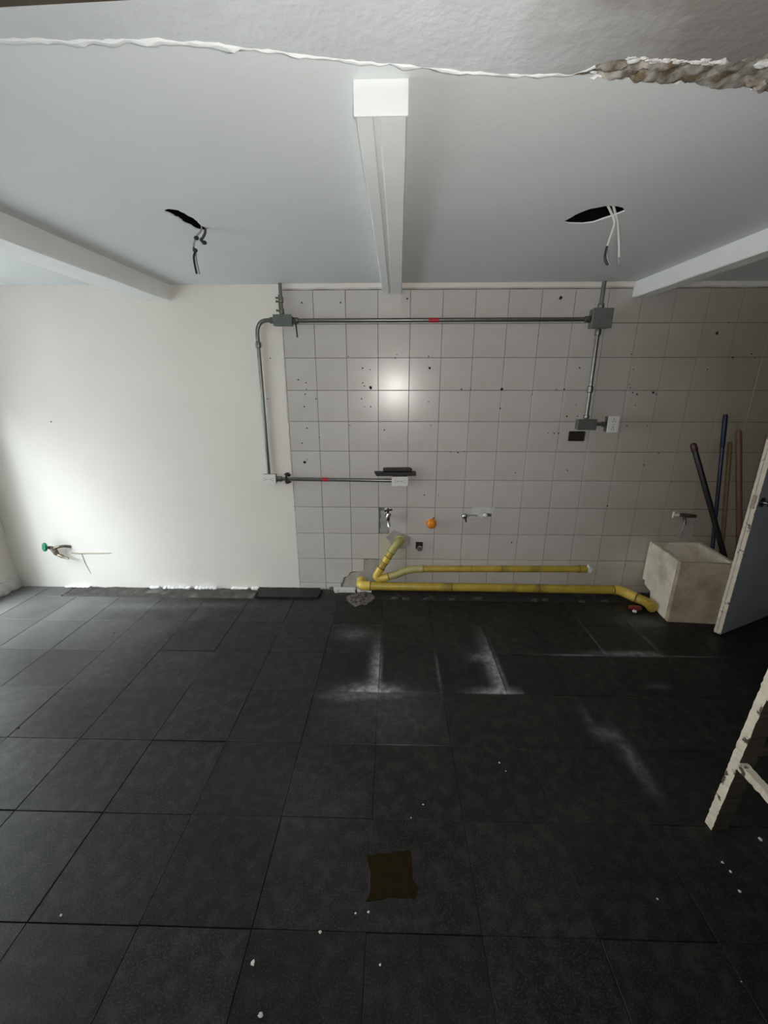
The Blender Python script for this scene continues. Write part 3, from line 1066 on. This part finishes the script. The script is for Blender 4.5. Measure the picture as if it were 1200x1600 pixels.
YC = -0.025
conduit('conduit', 'long horizontal steel conduit with a red band near the ceiling', [(-0.127, YC, 1.856), (1.692, YC, 1.857)],
        bands=[((0.713, YC, 1.856), (0.776, YC, 1.856))], couplers=[((-0.124, YC, 1.856), (-0.09, YC, 1.856)), ((1.660, YC, 1.857), (1.691, YC, 1.857))])
conduit('conduit', 'bent steel conduit running down from the left junction box to a socket',
        [(-0.243, YC, 1.858)] + arc((-0.29, YC, 1.858), (-0.352, YC, 1.856), (-0.355, YC, 1.775), 9) + [(-0.356, YC, 1.40), (-0.358, YC, 0.893)],
        couplers=[((-0.27, YC, 1.858), (-0.2445, YC, 1.858)), ((-0.3545, YC, 1.70), (-0.3545, YC, 1.735))])
conduit('conduit', 'short steel conduit stub from the left junction box up to the ceiling', [(-0.192, YC, 1.888), (-0.192, YC, 2.025), (-0.192, YC, H)],
        r=0.0105, couplers=[((-0.192, YC, 1.892), (-0.192, YC, 1.925)), ((-0.192, YC, 1.955), (-0.192, YC, 1.99))])
conduit('conduit', 'lower steel conduit with a red band between the two wall sockets', [(-0.305, -0.028, 0.858), (0.491, -0.028, 0.850)], r=0.0125,
        bands=[((0.010, -0.028, 0.8548), (0.054, -0.028, 0.8544))], couplers=[((-0.302, -0.028, 0.858), (-0.265, -0.028, 0.8576))])
conduit('conduit', 'short steel conduit from the square right box up to the ceiling', [(1.748, YC, 1.915), (1.748, YC, H)], r=0.0125,
        couplers=[((1.748, YC, 1.917), (1.748, YC, 1.945))])
conduit('conduit', 'steel conduit dropping from the square right box to a small box', [(1.752, YC, 1.803), (1.755, YC, 1.265)], r=0.0125,
        couplers=[((1.752, YC, 1.766), (1.752, YC, 1.801)), ((1.754, YC, 1.428), (1.754, YC, 1.470)), ((1.755, YC, 1.267), (1.755, YC, 1.29))])
conduit('conduit', 'short dark nipple pipe between the small right box and white plate', [(1.818, YC, 1.232), (1.8855, YC, 1.232)], r=0.0115,
        couplers=[((1.862, YC, 1.232), (1.885, YC, 1.232))])


def socket(name, label, x0, x1, z0, z1, d, vertical=False, plate=None):
    t = thing(name, label, 'wall socket', ((x0 + x1) / 2, 0, z0), 'wall sockets on the conduit')
    obj('box', box(B(), x0 + 0.004, x1 - 0.004, -d + 0.004, 0, z0 + 0.004, z1 - 0.004), M['box_grey'], t, bevel=0.002, seg=1)
    pl = obj('plate', box(B(), x0, x1, -d - 0.003, -d + 0.004, z0, z1), M['plate'], t, bevel=0.002)
    cx, cz = (x0 + x1) / 2, (z0 + z1) / 2
    for s in (-1, 1):
        ox, oz = (0, s * 0.026) if vertical else (s * 0.024, 0)
        bm = B()
        n = 16
        prism(bm, [(cx + ox + 0.0165 * math.cos(2 * math.pi * i / n), -d - 0.0028, cz + oz + 0.0165 * math.sin(2 * math.pi * i / n)) for i in range(n)], (0, -0.002, 0))
        rc = obj('outlet', bm, M['plate'], pl)
        for a, b, hx, hz in ((-0.006, 0.007, 0.0045, 0.0014), (-0.006, -0.007, 0.0045, 0.0014), (0.008, 0.0, 0.003, 0.003)):
            px, pz = (cx + ox + a * s * -1, cz + oz + b) if not vertical else (cx + ox + b, cz + oz + a)
            sx, sz = (hx, hz) if not vertical else (hz, hx)
            obj('slot', box(B(), px - sx, px + sx, -d - 0.0053, -d - 0.0045, pz - sz, pz + sz), M['slot'], pl)
    bm = B()
    screw(bm, cx, -d - 0.003, cz, 0.003)
    obj('screw', bm, M['conduit'], pl)
    return t


socket('wall_socket', 'white double socket at the lower end of the bent conduit', -0.402, -0.304, 0.824, 0.893, 0.048)
socket('wall_socket', 'white double socket below the small black shelf', 0.491, 0.603, 0.816, 0.882, 0.048)
socket('wall_socket', 'white upright socket plate beside the small right junction box', 1.885, 1.956, 1.180, 1.284, 0.052, vertical=True)

# loose wires at the left box
o = obj('loose_wire', tube(B(), [(-0.122, -0.040, 1.870), (-0.112, -0.045, 1.862), (-0.103, -0.047, 1.825), (-0.099, -0.048, 1.757)], 0.0045, 8), M['wire_black'], smooth=True)
tag(o, 'short black wire hanging from the left junction box', 'wire')
t = thing('conduit_clamp', 'pair of blackened wall clamps beside the left socket', 'clamp', (-0.235, 0, 0.858))
for zz in (0.885, 0.832):
    bm = B()
    lump(bm, (-0.232, -0.012, zz), 0.022, 0.012, 0.013, int(zz * 100), 0.5, 2)
    obj('lug', bm, M['blackmetal'], t, smooth=True)
obj('strap', box(B(), -0.24, -0.226, -0.044, -0.0405, 0.835, 0.882), M['blackmetal'], t)
t = thing('cable_fitting', 'row of small wing nuts beside the upper left conduit stub', 'fitting', (-0.22, 0, 1.9))
for zz in (1.912, 1.962, 1.982):
    bm = B()
    tube(bm, [(-0.204, YC, zz), (-0.224, YC - 0.003, zz + 0.001)], [0.004, 0.007], 8)
    obj('wing_nut', bm, M['brass'], t, smooth=True)
obj('bar', tube(B(), [(-0.206, YC, 1.90), (-0.206, YC, 2.0)], 0.003, 8), M['brass'], t)

# small black shelf above the middle socket
sh = thing('wall_shelf', 'small black metal shelf bracket above the middle socket', 'shelf', (0.515, 0, 0.885))
bm = B()
prism(bm, [(0.371, -0.060, 0.912), (0.655, -0.060, 0.914), (0.657, -0.060, 0.889), (0.388, -0.060, 0.886)], (0, 0.058, 0))
obj('tray', bm, M['blackmetal'], sh, bevel=0.003)
bm = B()
prism(bm, [(0.432, -0.036, 0.9145), (0.628, -0.036, 0.9145), (0.630, -0.036, 0.932), (0.612, -0.036, 0.940), (0.432, -0.036, 0.937)], (0, 0.034, 0))
obj('back_bar', bm, M['blackmetal'], sh, bevel=0.003)

# dark open wall box on the right
wb = thing('wall_box', 'open rusty brown wall box sunk below the small right junction box', 'electrical box', (1.72, 0, 1.12))
bm = B()
prism(bm, [(x, -0.0045, z) for x, z in ragged([(1.672, 1.126), (1.768, 1.124), (1.772, 1.150), (1.768, 1.178), (1.675, 1.179), (1.667, 1.155)], 0.01, 0.002, 4)], (0, 0.003, 0))
obj('back', bm, M['rust'], wb)
bm = B()
for a, b in (((1.668, 1.180), (1.770, 1.180)), ((1.668, 1.123), (1.770, 1.123)), ((1.668, 1.123), (1.668, 1.180)), ((1.770, 1.123), (1.770, 1.180))):
    tube(bm, [(a[0], -0.005, a[1]), (b[0], -0.005, b[1])], 0.004, 8)
obj('rim', bm, M['blackmetal'], wb, smooth=True)

# ------------------------------------------------------------------ taps, plugs and stubs on the tiles
t1 = thing('tap', 'chrome tap with a dark cross handle above the yellow pipe', 'tap', (0.467, 0, 0.58), 'water fittings on the tiles')
bm = B()
tube(bm, [(0.467, 0.0, 0.592), (0.467, -0.004, 0.592), (0.467, -0.005, 0.592), (0.467, -0.06, 0.592)], [0.022, 0.02, 0.011, 0.011], 12)
tube(bm, [(0.467, -0.060, 0.555), (0.467, -0.060, 0.575), (0.467, -0.060, 0.60), (0.467, -0.060, 0.622)], [0.010, 0.014, 0.017, 0.010], 12)
obj('body', bm, M['chrome'], t1, smooth=True)
bm = B()
tube(bm, arc((0.468, -0.060, 0.565), (0.472, -0.085, 0.560), (0.474, -0.088, 0.535), 6), [0.011] * 6 + [0.012], 12)
obj('spout', bm, M['chrome'], t1, smooth=True)
bm = B()
tube(bm, [(0.467, -0.060, 0.62), (0.467, -0.060, 0.642)], 0.006, 8)
tube(bm, [(0.442, -0.064, 0.640), (0.467, -0.060, 0.645), (0.496, -0.058, 0.650)], [0.008, 0.006, 0.008], 8)
tube(bm, [(0.467, -0.085, 0.643), (0.467, -0.035, 0.647)], [0.008, 0.008], 8)
obj('handle', bm, M['blackmetal'], t1, smooth=True)

t2 = thing('pipe_plug', 'round orange plastic plug on the tiles', 'plug', (0.775, 0, 0.50), 'water fittings on the tiles')
bm = B()
ball(bm, (0.775, -0.030, 0.540), 0.036, 1, 0.85, 1.02, 20, 14)
obj('cap', bm, M['orange'], t2, smooth=True)
bm = B()
tube(bm, [(0.775, 0, 0.54), (0.775, -0.02, 0.54)], 0.024, 14)
obj('collar', bm, M['brownring'], t2, smooth=True)
bm = B()
tube(bm, [(0.785, -0.03, 0.574), (0.790, -0.03, 0.588)], 0.004, 8)
obj('stem', bm, M['brownring'], t2)

t3 = thing('tap', 'chrome stub tap, left of the pair with grey plaster patch', 'tap', (1.0, 0, 0.58), 'water fittings on the tiles')
bm = B()
tube(bm, [(1.012, 0, 0.596), (1.010, -0.03, 0.600), (1.005, -0.055, 0.606)], [0.016, 0.014, 0.017], 12)
ball(bm, (1.000, -0.060, 0.607), 0.023, 1, 1, 1)
obj('body', bm, M['chrome'], t3, smooth=True)
bm = B()
tube(bm, [(1.008, -0.058, 0.59), (1.012, -0.060, 0.562)], [0.009, 0.006], 10)
obj('spout', bm, M['chrome'], t3, smooth=True)
bm = B()
tube(bm, [(1.024, -0.004, 0.592), (1.06, -0.008, 0.600), (1.10, -0.004, 0.594)], 0.006, 8)
obj('feed_pipe', bm, M['mortar'], t3, smooth=True)

t4 = thing('pipe_stub', 'white capped pipe stub in the grey plaster patch', 'pipe stub', (1.15, 0, 0.58), 'water fittings on the tiles')
bm = B()
tube(bm, [(1.150, -0.003, 0.604), (1.148, -0.03, 0.604)], 0.016, 12)
obj('collar', bm, M['chrome'], t4, smooth=True)
bm = B()
ball(bm, (1.147, -0.036, 0.604), 0.018)
obj('cap', bm, M['plate'], t4, smooth=True)
bm = B()
tube(bm, [(1.165, -0.008, 0.602), (1.195, -0.010, 0.600)], [0.012, 0.009], 10)
obj('side_nut', bm, M['brass'], t4, smooth=True)

t5 = thing('pipe_stub', 'chrome pipe stub in a dark square hole under the orange plug', 'pipe stub', (0.694, 0, 0.33), 'water fittings on the tiles')
obj('hole', box(B(), 0.668, 0.720, -0.003, 0.004, 0.335, 0.389), M['dark'], t5)
bm = B()
tube(bm, [(0.696, -0.003, 0.356), (0.696, -0.03, 0.354), (0.696, -0.031, 0.354), (0.696, -0.046, 0.352)], [0.012, 0.012, 0.019, 0.019], 14)
obj('stub', bm, M['chrome'], t5, smooth=True)

t6 = thing('garden_valve', 'brass garden valve with a green round handle on the left wall end', 'valve', (-1.98, 0, 0.25))
bm = B()
tube(bm, arc((-1.900, 0.0, 0.330), (-1.920, -0.055, 0.362), (-1.975, -0.055, 0.338), 8), 0.0105, 12)
obj('inlet_pipe', bm, M['brass'], t6, smooth=True)
bm = B()
tube(bm, [(-2.012, -0.062, 0.350), (-1.995, -0.057, 0.342), (-1.978, -0.055, 0.322), (-1.970, -0.055, 0.300), (-1.958, -0.056, 0.288)], [0.010, 0.015, 0.019, 0.017, 0.012], 12)
obj('body', bm, M['brass'], t6, smooth=True)
bm = B()
tube(bm, [(-1.962, -0.056, 0.290), (-1.925, -0.060, 0.276), (-1.915, -0.061, 0.272), (-1.880, -0.065, 0.262)], [0.011, 0.013, 0.009, 0.007], 12)
obj('outlet', bm, M['brass'], t6, smooth=True)
bm = B()
a0, a1 = Vector((-2.018, -0.064, 0.352)), Vector((-2.032, -0.084, 0.356))
tube(bm, [a0, a0.lerp(a1, .3), a0.lerp(a1, .75), a1], [0.020, 0.032, 0.032, 0.022], 16)
obj('handle', bm, M['green'], t6, smooth=True)
# crack in the plaster by the valve
bm = B()
tube(bm, [(-1.90, -0.0035, 0.280), (-1.84, -0.0035, 0.277), (-1.76, -0.004, 0.281), (-1.68, -0.004, 0.280), (-1.60, -0.004, 0.283)], [0.004, 0.006, 0.005, 0.004, 0.002], 6)
tube(bm, [(-1.825, -0.0035, 0.276), (-1.815, -0.0035, 0.20), (-1.79, -0.0035, 0.11)], [0.003, 0.003, 0.001], 6)
obj('crack', bm, mat('crack_filler', (0.42, 0.38, 0.30), 0.9, var=0.2), wall_back)

# ------------------------------------------------------------------ yellow pipes
def rings(bm_parent, pts, rads, m, name='joint_ring', w_=0.006):
    for (p, d), r in zip(pts, rads):
        p, d = Vector(p), Vector(d).normalized()
        bm = B()
        tube(bm, [p - d * w_, p - d * w_ * .6, p + d * w_ * .6, p + d * w_], [r * 0.98, r * 1.07, r * 1.07, r * 0.98], 18)
        obj(name, bm, m, bm_parent, smooth=True)


yp = thing('yellow_pipe', 'thick yellow drain pipe lying along the floor by the tiled wall', 'pipe', (1.2, -0.083, 0.03), 'yellow pipes')
RY = 0.031
bm = B()
tube(bm, [(0.330, -0.083, 0.074), (1.2, -0.082, 0.070), (2.11, -0.083, 0.0625)], RY, 20)
obj('straight', bm, M['yellow'], yp, smooth=True)
bm = B()
tube(bm, [(0.268, -0.004, 0.078)] + arc((0.268, -0.045, 0.077), (0.266, -0.084, 0.076), (0.305, -0.083, 0.075), 8) + [(0.335, -0.083, 0.074)], RY * 1.12, 20)
obj('elbow', bm, M['yellow_lite'], yp, smooth=True)
bm = B()
tube(bm, [(2.100, -0.083, 0.0625)] + arc((2.125, -0.083, 0.062), (2.155, -0.084, 0.058), (2.185, -0.105, 0.046), 5) + [(2.215, -0.135, 0.0395), (2.235, -0.160, 0.0375)], RY * 1.14, 20)
obj('elbow', bm, M['yellow_lite'], yp, smooth=True)
bm = B()
tube(bm, [(2.228, -0.152, 0.0375)] + arc((2.245, -0.175, 0.037), (2.262, -0.195, 0.037), (2.262, -0.235, 0.037), 5) + [(2.259, -0.285, 0.036)], RY * 1.08, 20)
obj('tail', bm, M['yellow'], yp, smooth=True)
rings(yp, [((0.338, -0.083, 0.074), (1, 0, 0)), ((1.56, -0.0825, 0.067), (1, 0, 0)), ((0.93, -0.082, 0.071), (1, 0, 0)), ((2.095, -0.083, 0.0625), (1, 0, 0)), ((2.230, -0.155, 0.0375), (1, -1.2, -.1))],
      [RY, RY * 0.97, RY * 0.97, RY, RY * 1.13], M['brownring'])

yq = thing('yellow_pipe', 'thinner yellow pipe rising to the wall and running above the floor pipe', 'pipe', (0.6, -0.05, 0.1), 'yellow pipes')
RU = 0.0255
T_, E_ = Vector((0.524, -0.046, 0.383)), Vector((0.398, -0.072, 0.178))
bm = B()
tube(bm, [T_.lerp(E_, 0.16), T_.lerp(E_, 0.94)], RU, 18)
obj('riser', bm, M['yellow'], yq, smooth=True)
bm = B()
tube(bm, [(0.552, -0.0045, 0.402), (0.552, -0.012, 0.402)] + arc((0.551, -0.022, 0.402), (0.540, -0.047, 0.405), T_.lerp(E_, 0.12), 6) + [T_.lerp(E_, 0.26)], RU * 1.14, 18)
obj('wall_elbow', bm, M['yellow_green'], yq, smooth=True)
bm = B()
tube(bm, [T_.lerp(E_, 0.44), T_.lerp(E_, 0.62)], RU * 1.1, 18)
obj('coupling', bm, M['yellow_lite'], yq, smooth=True)
bm = B()
tube(bm, [T_.lerp(E_, 0.85)] + arc(E_, (0.360, -0.078, 0.122), (0.440, -0.072, 0.136), 8) + [(0.468, -0.069, 0.143)], RU * 1.14, 18)
obj('elbow', bm, M['yellow_lite'], yq, smooth=True)
bm = B()
tube(bm, [(0.460, -0.070, 0.141)] + arc((0.53, -0.063, 0.158), (0.600, -0.05, 0.196), (0.690, -0.050, 0.1975), 8) + [(0.72, -0.050, 0.198)], RU * 1.06, 18)
obj('bend', bm, M['yellow_green'], yq, smooth=True)
bm = B()
tube(bm, [(0.71, -0.050, 0.198), (1.30, -0.049, 0.204), (1.895, -0.050, 0.2105)], RU * 0.93, 18)
obj('straight', bm, M['yellow'], yq, smooth=True)
bm = B()
tube(bm, [(1.845, -0.050, 0.210), (1.898, -0.050, 0.2105)], RU * 1.04, 18)
obj('coupling', bm, M['yellow'], yq, smooth=True)
bm = B()
for i in range(6):
    lump(bm, (1.915 + 0.012 * math.cos(i), -0.048 + 0.01 * math.sin(i * 2), 0.211 + 0.014 * math.sin(i)), 0.017, 0.016, 0.016, i, 0.6, 2)
obj('plug', bm, M['plaster_white'], yq, smooth=True)
dr = (E_ - T_).normalized()
rings(yq, [(T_.lerp(E_, 0.27), dr), (T_.lerp(E_, 0.44), dr), (T_.lerp(E_, 0.63), dr), (T_.lerp(E_, 0.84), dr), ((0.470, -0.069, 0.1435), (1, .1, .22)), ((0.722, -0.05, 0.198), (1, 0, 0)), ((1.29, -0.049, 0.204), (1, 0, 0)), ((1.07, -0.049, 0.202), (1, 0, 0)), ((1.845, -0.05, 0.210), (1, 0, 0))],
      [RU * 1.1, RU * 1.05, RU * 1.05, RU * 1.1, RU * 1.1, RU, RU * .9, RU * .9, RU], M['brownring'], w_=0.003)
bm = B()
tube(bm, [(0.552, -0.0045, 0.403), (0.552, -0.010, 0.403), (0.552, -0.014, 0.403)], [0.040, 0.038, 0.030], 20, 0.03)
obj('plaster_collar', bm, M['yellow_green'], yq, smooth=True)

rs = thing('plastic_scrap', 'small red and white plastic scrap under the end of the yellow pipe', 'scrap', (2.19, -0.25, 0))
bm = B()
lump(bm, (2.160, -0.258, 0.016), 0.05, 0.03, 0.016, 3, 0.4, 2)
obj('red_piece', bm, mat('red_plastic', (0.16, 0.012, 0.012), 0.45), rs, smooth=True)
bm = B()
lump(bm, (2.140, -0.292, 0.013), 0.014, 0.012, 0.011, 5, 0.4, 2)
obj('white_piece', bm, M['plate'], rs, smooth=True)

# ------------------------------------------------------------------ wires hanging from the ceiling holes
wr = thing('ceiling_wire', 'pair of white wires hanging from the right ceiling hole', 'wire', (1.33, -0.95, 1.9), 'ceiling wires')


def wire(parent, pts, r, m, name='strand'):
    pts = [Vector(p) for p in pts]
    fine = []
    for i in range(len(pts) - 1):
        p0, p1, p2, p3 = pts[max(i - 1, 0)], pts[i], pts[i + 1], pts[min(i + 2, len(pts) - 1)]
        for k in range(5):
            t = k / 5
            fine.append(0.5 * ((2 * p1) + (p2 - p0) * t + (2 * p0 - 5 * p1 + 4 * p2 - p3) * t * t + (3 * p1 - p0 - 3 * p2 + p3) * t ** 3))
    fine.append(pts[-1])
    return obj(name, tube(B(), fine, r, 8), m, parent, smooth=True)


wire(wr, [(1.300, -0.965, 2.10), (1.325, -0.955, 2.060), (1.336, -0.95, 2.040), (1.350, -0.95, 1.985), (1.356, -0.95, 1.955), (1.360, -0.95, 1.928)], 0.0042, M['wire_white'])
wire(wr, [(1.360, -0.95, 1.9285), (1.363, -0.95, 1.903)], 0.0038, M['wire_grey'], 'bare_end')
wire(wr, [(1.285, -0.955, 2.10), (1.318, -0.95, 2.058), (1.324, -0.95, 2.035), (1.316, -0.95, 2.00), (1.309, -0.95, 1.965)], 0.0042, M['wire_white'])
wire(wr, [(1.309, -0.95, 1.966), (1.306, -0.95, 1.935), (1.312, -0.95, 1.915), (1.323, -0.95, 1.904)], 0.0042, M['wire_black'], 'black_end')
wire(wr, [(1.313, -0.943, 1.972), (1.317, -0.942, 1.94), (1.328, -0.942, 1.915), (1.335, -0.942, 1.905)], 0.0032, M['wire_grey'])
wire(wr, [(1.345, -0.942, 2.045), (1.368, -0.942, 1.98), (1.372, -0.942, 1.905)], 0.0032, M['wire_grey'])

wl = thing('ceiling_wire', 'tangle of dark wires hanging from the ragged left ceiling hole', 'wire', (-0.3, -0.87, 1.9), 'ceiling wires')
wire(wl, [(-0.275, -0.87, 2.09), (-0.278, -0.87, 2.058), (-0.300, -0.87, 2.036), (-0.312, -0.87, 2.015), (-0.3185, -0.87, 1.995)], 0.0035, M['wire_grey'])
wire(wl, [(-0.3185, -0.87, 1.996), (-0.312, -0.872, 1.985), (-0.321, -0.87, 1.965), (-0.322, -0.87, 1.94), (-0.318, -0.87, 1.902)], 0.0042, M['wire_black'], 'dark_end')
wire(wl, [(-0.312, -0.865, 1.99), (-0.314, -0.865, 1.95), (-0.308, -0.865, 1.902)], 0.003, M['wire_grey'])
wire(wl, [(-0.262, -0.87, 2.075), (-0.262, -0.872, 2.05), (-0.275, -0.872, 2.030), (-0.284, -0.872, 2.022), (-0.272, -0.872, 2.014)], 0.0050, M['wire_black'], 'dark_end')
for c_ in ((-0.271, -0.872, 2.013), (-0.301, -0.872, 2.029), (-0.312, -0.872, 1.986)):
    bm = B()
    ball(bm, c_, 0.009, 1.2, 1, 0.85, 8, 6)
    obj('tape_knot', bm, M['wire_black'], wl, smooth=True)

# ------------------------------------------------------------------ rubble along the foot of the wall, crumbs on the floor
bm = B()
prism(bm, [(x, y, -0.004) for x, y in ragged([(-0.525, -0.004), (-0.045, -0.004), (-0.03, -0.06), (-0.042, -0.148), (-0.475, -0.150), (-0.49, -0.09)], 0.02, 0.006, 3)], (0, 0, 0.017))
o = obj('broken_tile', bm, M['floor'])
tag(o, 'broken dark floor tile piece lying against the foot of the wall', 'tile piece')
pb = thing('plaster_rubble', 'pale broken plaster rubble on the floor left of the yellow pipe', 'rubble', (0.2, -0.12, 0))
bm = B()
prism(bm, [(x, y, 0.0) for x, y in ragged([(0.055, -0.012), (0.22, -0.012), (0.225, -0.050), (0.07, -0.055)], 0.012, 0.006, 8)], (0, 0, 0.026))
obj('slab', bm, M['plaster_raw'], pb)
bm = B()
prism(bm, [(x, y, 0.0) for x, y in ragged([(0.235, -0.012), (0.34, -0.012), (0.345, -0.046), (0.24, -0.046)], 0.012, 0.006, 9)], (0, 0, 0.020))
obj('slab', bm, M['plaster_raw'], pb)
M['rubble'] = mat('pale_mortar_rubble', (0.17, 0.15, 0.125), 0.95, col2=(0.05, 0.045, 0.037), mix=(0.5, 0.62), mscale=30, var=0.4, vscale=45, bump=0.9, bscale=70)
bm = B()
rm = bmesh.ops.create_icosphere(bm, subdivisions=5, radius=1)
for q in rm['verts']:
    d_ = q.co.copy()
    kk = 1 + 0.35 * noise.noise(d_ * 2.3) + 0.25 * noise.noise(d_ * 7) + 0.18 * noise.noise(d_ * 16)
    q.co = Vector((0.265 + d_.x * 0.085 * kk, -0.150 + d_.y * 0.085 * kk, 0.002 + d_.z * 0.014 * kk))
for i in range(34):
    an, rr = random.uniform(0, 6.28), random.uniform(0.2, 1.0)
    lump(bm, (0.262 + 0.085 * rr * math.cos(an), -0.165 + 0.07 * rr * math.sin(an), 0.014 * (1.1 - rr)), 0.014, 0.011, 0.009, i, 0.7, 1)
obj('mound', bm, M['rubble'], pb)
for k, (xa, xb, za) in enumerate(((-1.98, -1.80, 0.012), (-1.33, -1.27, 0.018), (-1.22, -1.02, 0.024), (-0.98, -0.82, 0.022), (-0.70, -0.58, 0.018), (-0.55, -0.50, 0.02))):
    bm = B()
    n = int((xb - xa) / 0.03) + 1
    for i in range(n):
        lump(bm, (xa + (xb - xa) * i / n, -0.016, 0.008), 0.022, 0.014, za * 0.6, i + 7 * k, 0.6, 2)
    o = obj('plaster_crumbs', bm, M['plaster_white'], floor, smooth=True)
for i, (x, y) in enumerate(((0.30, -0.04), (0.52, -0.11), (0.93, -0.12), (1.12, -0.10), (1.52, -0.12), (1.60, -0.11), (1.85, -0.13), (2.02, -0.12), (0.60, -0.12), (0.75, -0.12))):
    bm = B()
    lump(bm, (x, y - 0.025, 0.005), 0.020 + 0.012 * random.random(), 0.014, 0.011, i, 0.6, 2)
    o = obj('rubble_chip', bm, M['strip'])
    rank = ('leftmost', 'second from left', 'fifth from left', 'sixth from left', 'seventh from left', 'eighth from left', 'ninth from left', 'rightmost', 'third from left', 'fourth from left')[i]
    tag(o, 'dark mortar chip under the yellow floor pipe, ' + rank + ' of the row', 'rubble', 'mortar chips under the pipe')

bm = B()
prism(bm, [(x, y, 0.0005) for x, y in ragged([(0.420, -1.803), (0.562, -1.789), (0.570, -1.84), (0.568, -1.868), (0.584, -1.893), (0.570, -1.917), (0.50, -1.917), (0.426, -1.927), (0.440, -1.90), (0.434, -1.85)], 0.012, 0.005, 2)], (0, 0, 0.0022))
o = obj('floor_patch', bm, M['patch'])
tag(o, 'dark brown square patch stuck on the black floor', 'patch')

CR = [(0.14, -2.065, .009), (0.189, -2.155, .009), (0.305, -1.999, .008), (0.399, -1.955, .004), (0.436, -1.951, .005), (0.473, -2.061, .005), (0.57, -1.683, .004),
      (0.616, -1.635, .005), (1.288, -1.901, .004), (1.392, -2.071, .003), (0.936, -1.458, .006), (0.952, -1.494, .004), (-0.443, -1.978, .006),
      (1.555, -1.80, .006), (1.560, -1.825, .006), (1.546, -1.877, .007), (1.735, -1.728, .011), (-1.226, -0.603, .008), (-1.165, -1.33, .012)]
CL = ['pale plaster crumb below and left of the brown patch, by a tile joint',
      'pale plaster crumb nearest the bottom edge of the floor',
      'flat pale crumb midway between the brown patch and the bottom left',
      'tiny pale crumb at the lower left corner of the brown patch',
      'tiny pale crumb just under the bottom edge of the brown patch',
      'tiny pale crumb straight below the brown patch near the bottom edge',
      'tiny pale crumb just above the brown patch',
      'tiny pale crumb higher above the brown patch on a joint',
      'tiny pale crumb on the empty dark floor right of the brown patch',
      'tiny pale crumb in the bottom right corner of the floor',
      'pale crumb in the middle of the floor below the right chalk smear',
      'smaller pale crumb right next to the mid-floor crumb',
      'pale plaster crumb on the left foreground tiles',
      'pale crumb closest to the foot of the ladder',
      'pale crumb second closest to the foot of the ladder',
      'pale crumb farthest below the foot of the ladder',
      'oval pale crumb inside the ladder frame at the right edge',
      'dark grit lump on the floor below the green valve',
      'dark grit lump at the far left of the floor']
for i, (x, y, r) in enumerate(CR):
    r *= 0.62
    bm = B()
    lump(bm, (x, y, r * 0.45), r * random.uniform(.8, 1.2), r * random.uniform(.7, 1.1), r * 0.5, i, 0.6, 2)
    dark = i >= 17
    o = obj('plaster_crumb', bm, M['strip_dark'] if dark else M['plaster_raw'], smooth=True)
    tag(o, CL[i], 'crumb', 'dark grit lumps' if dark else 'white plaster crumbs')
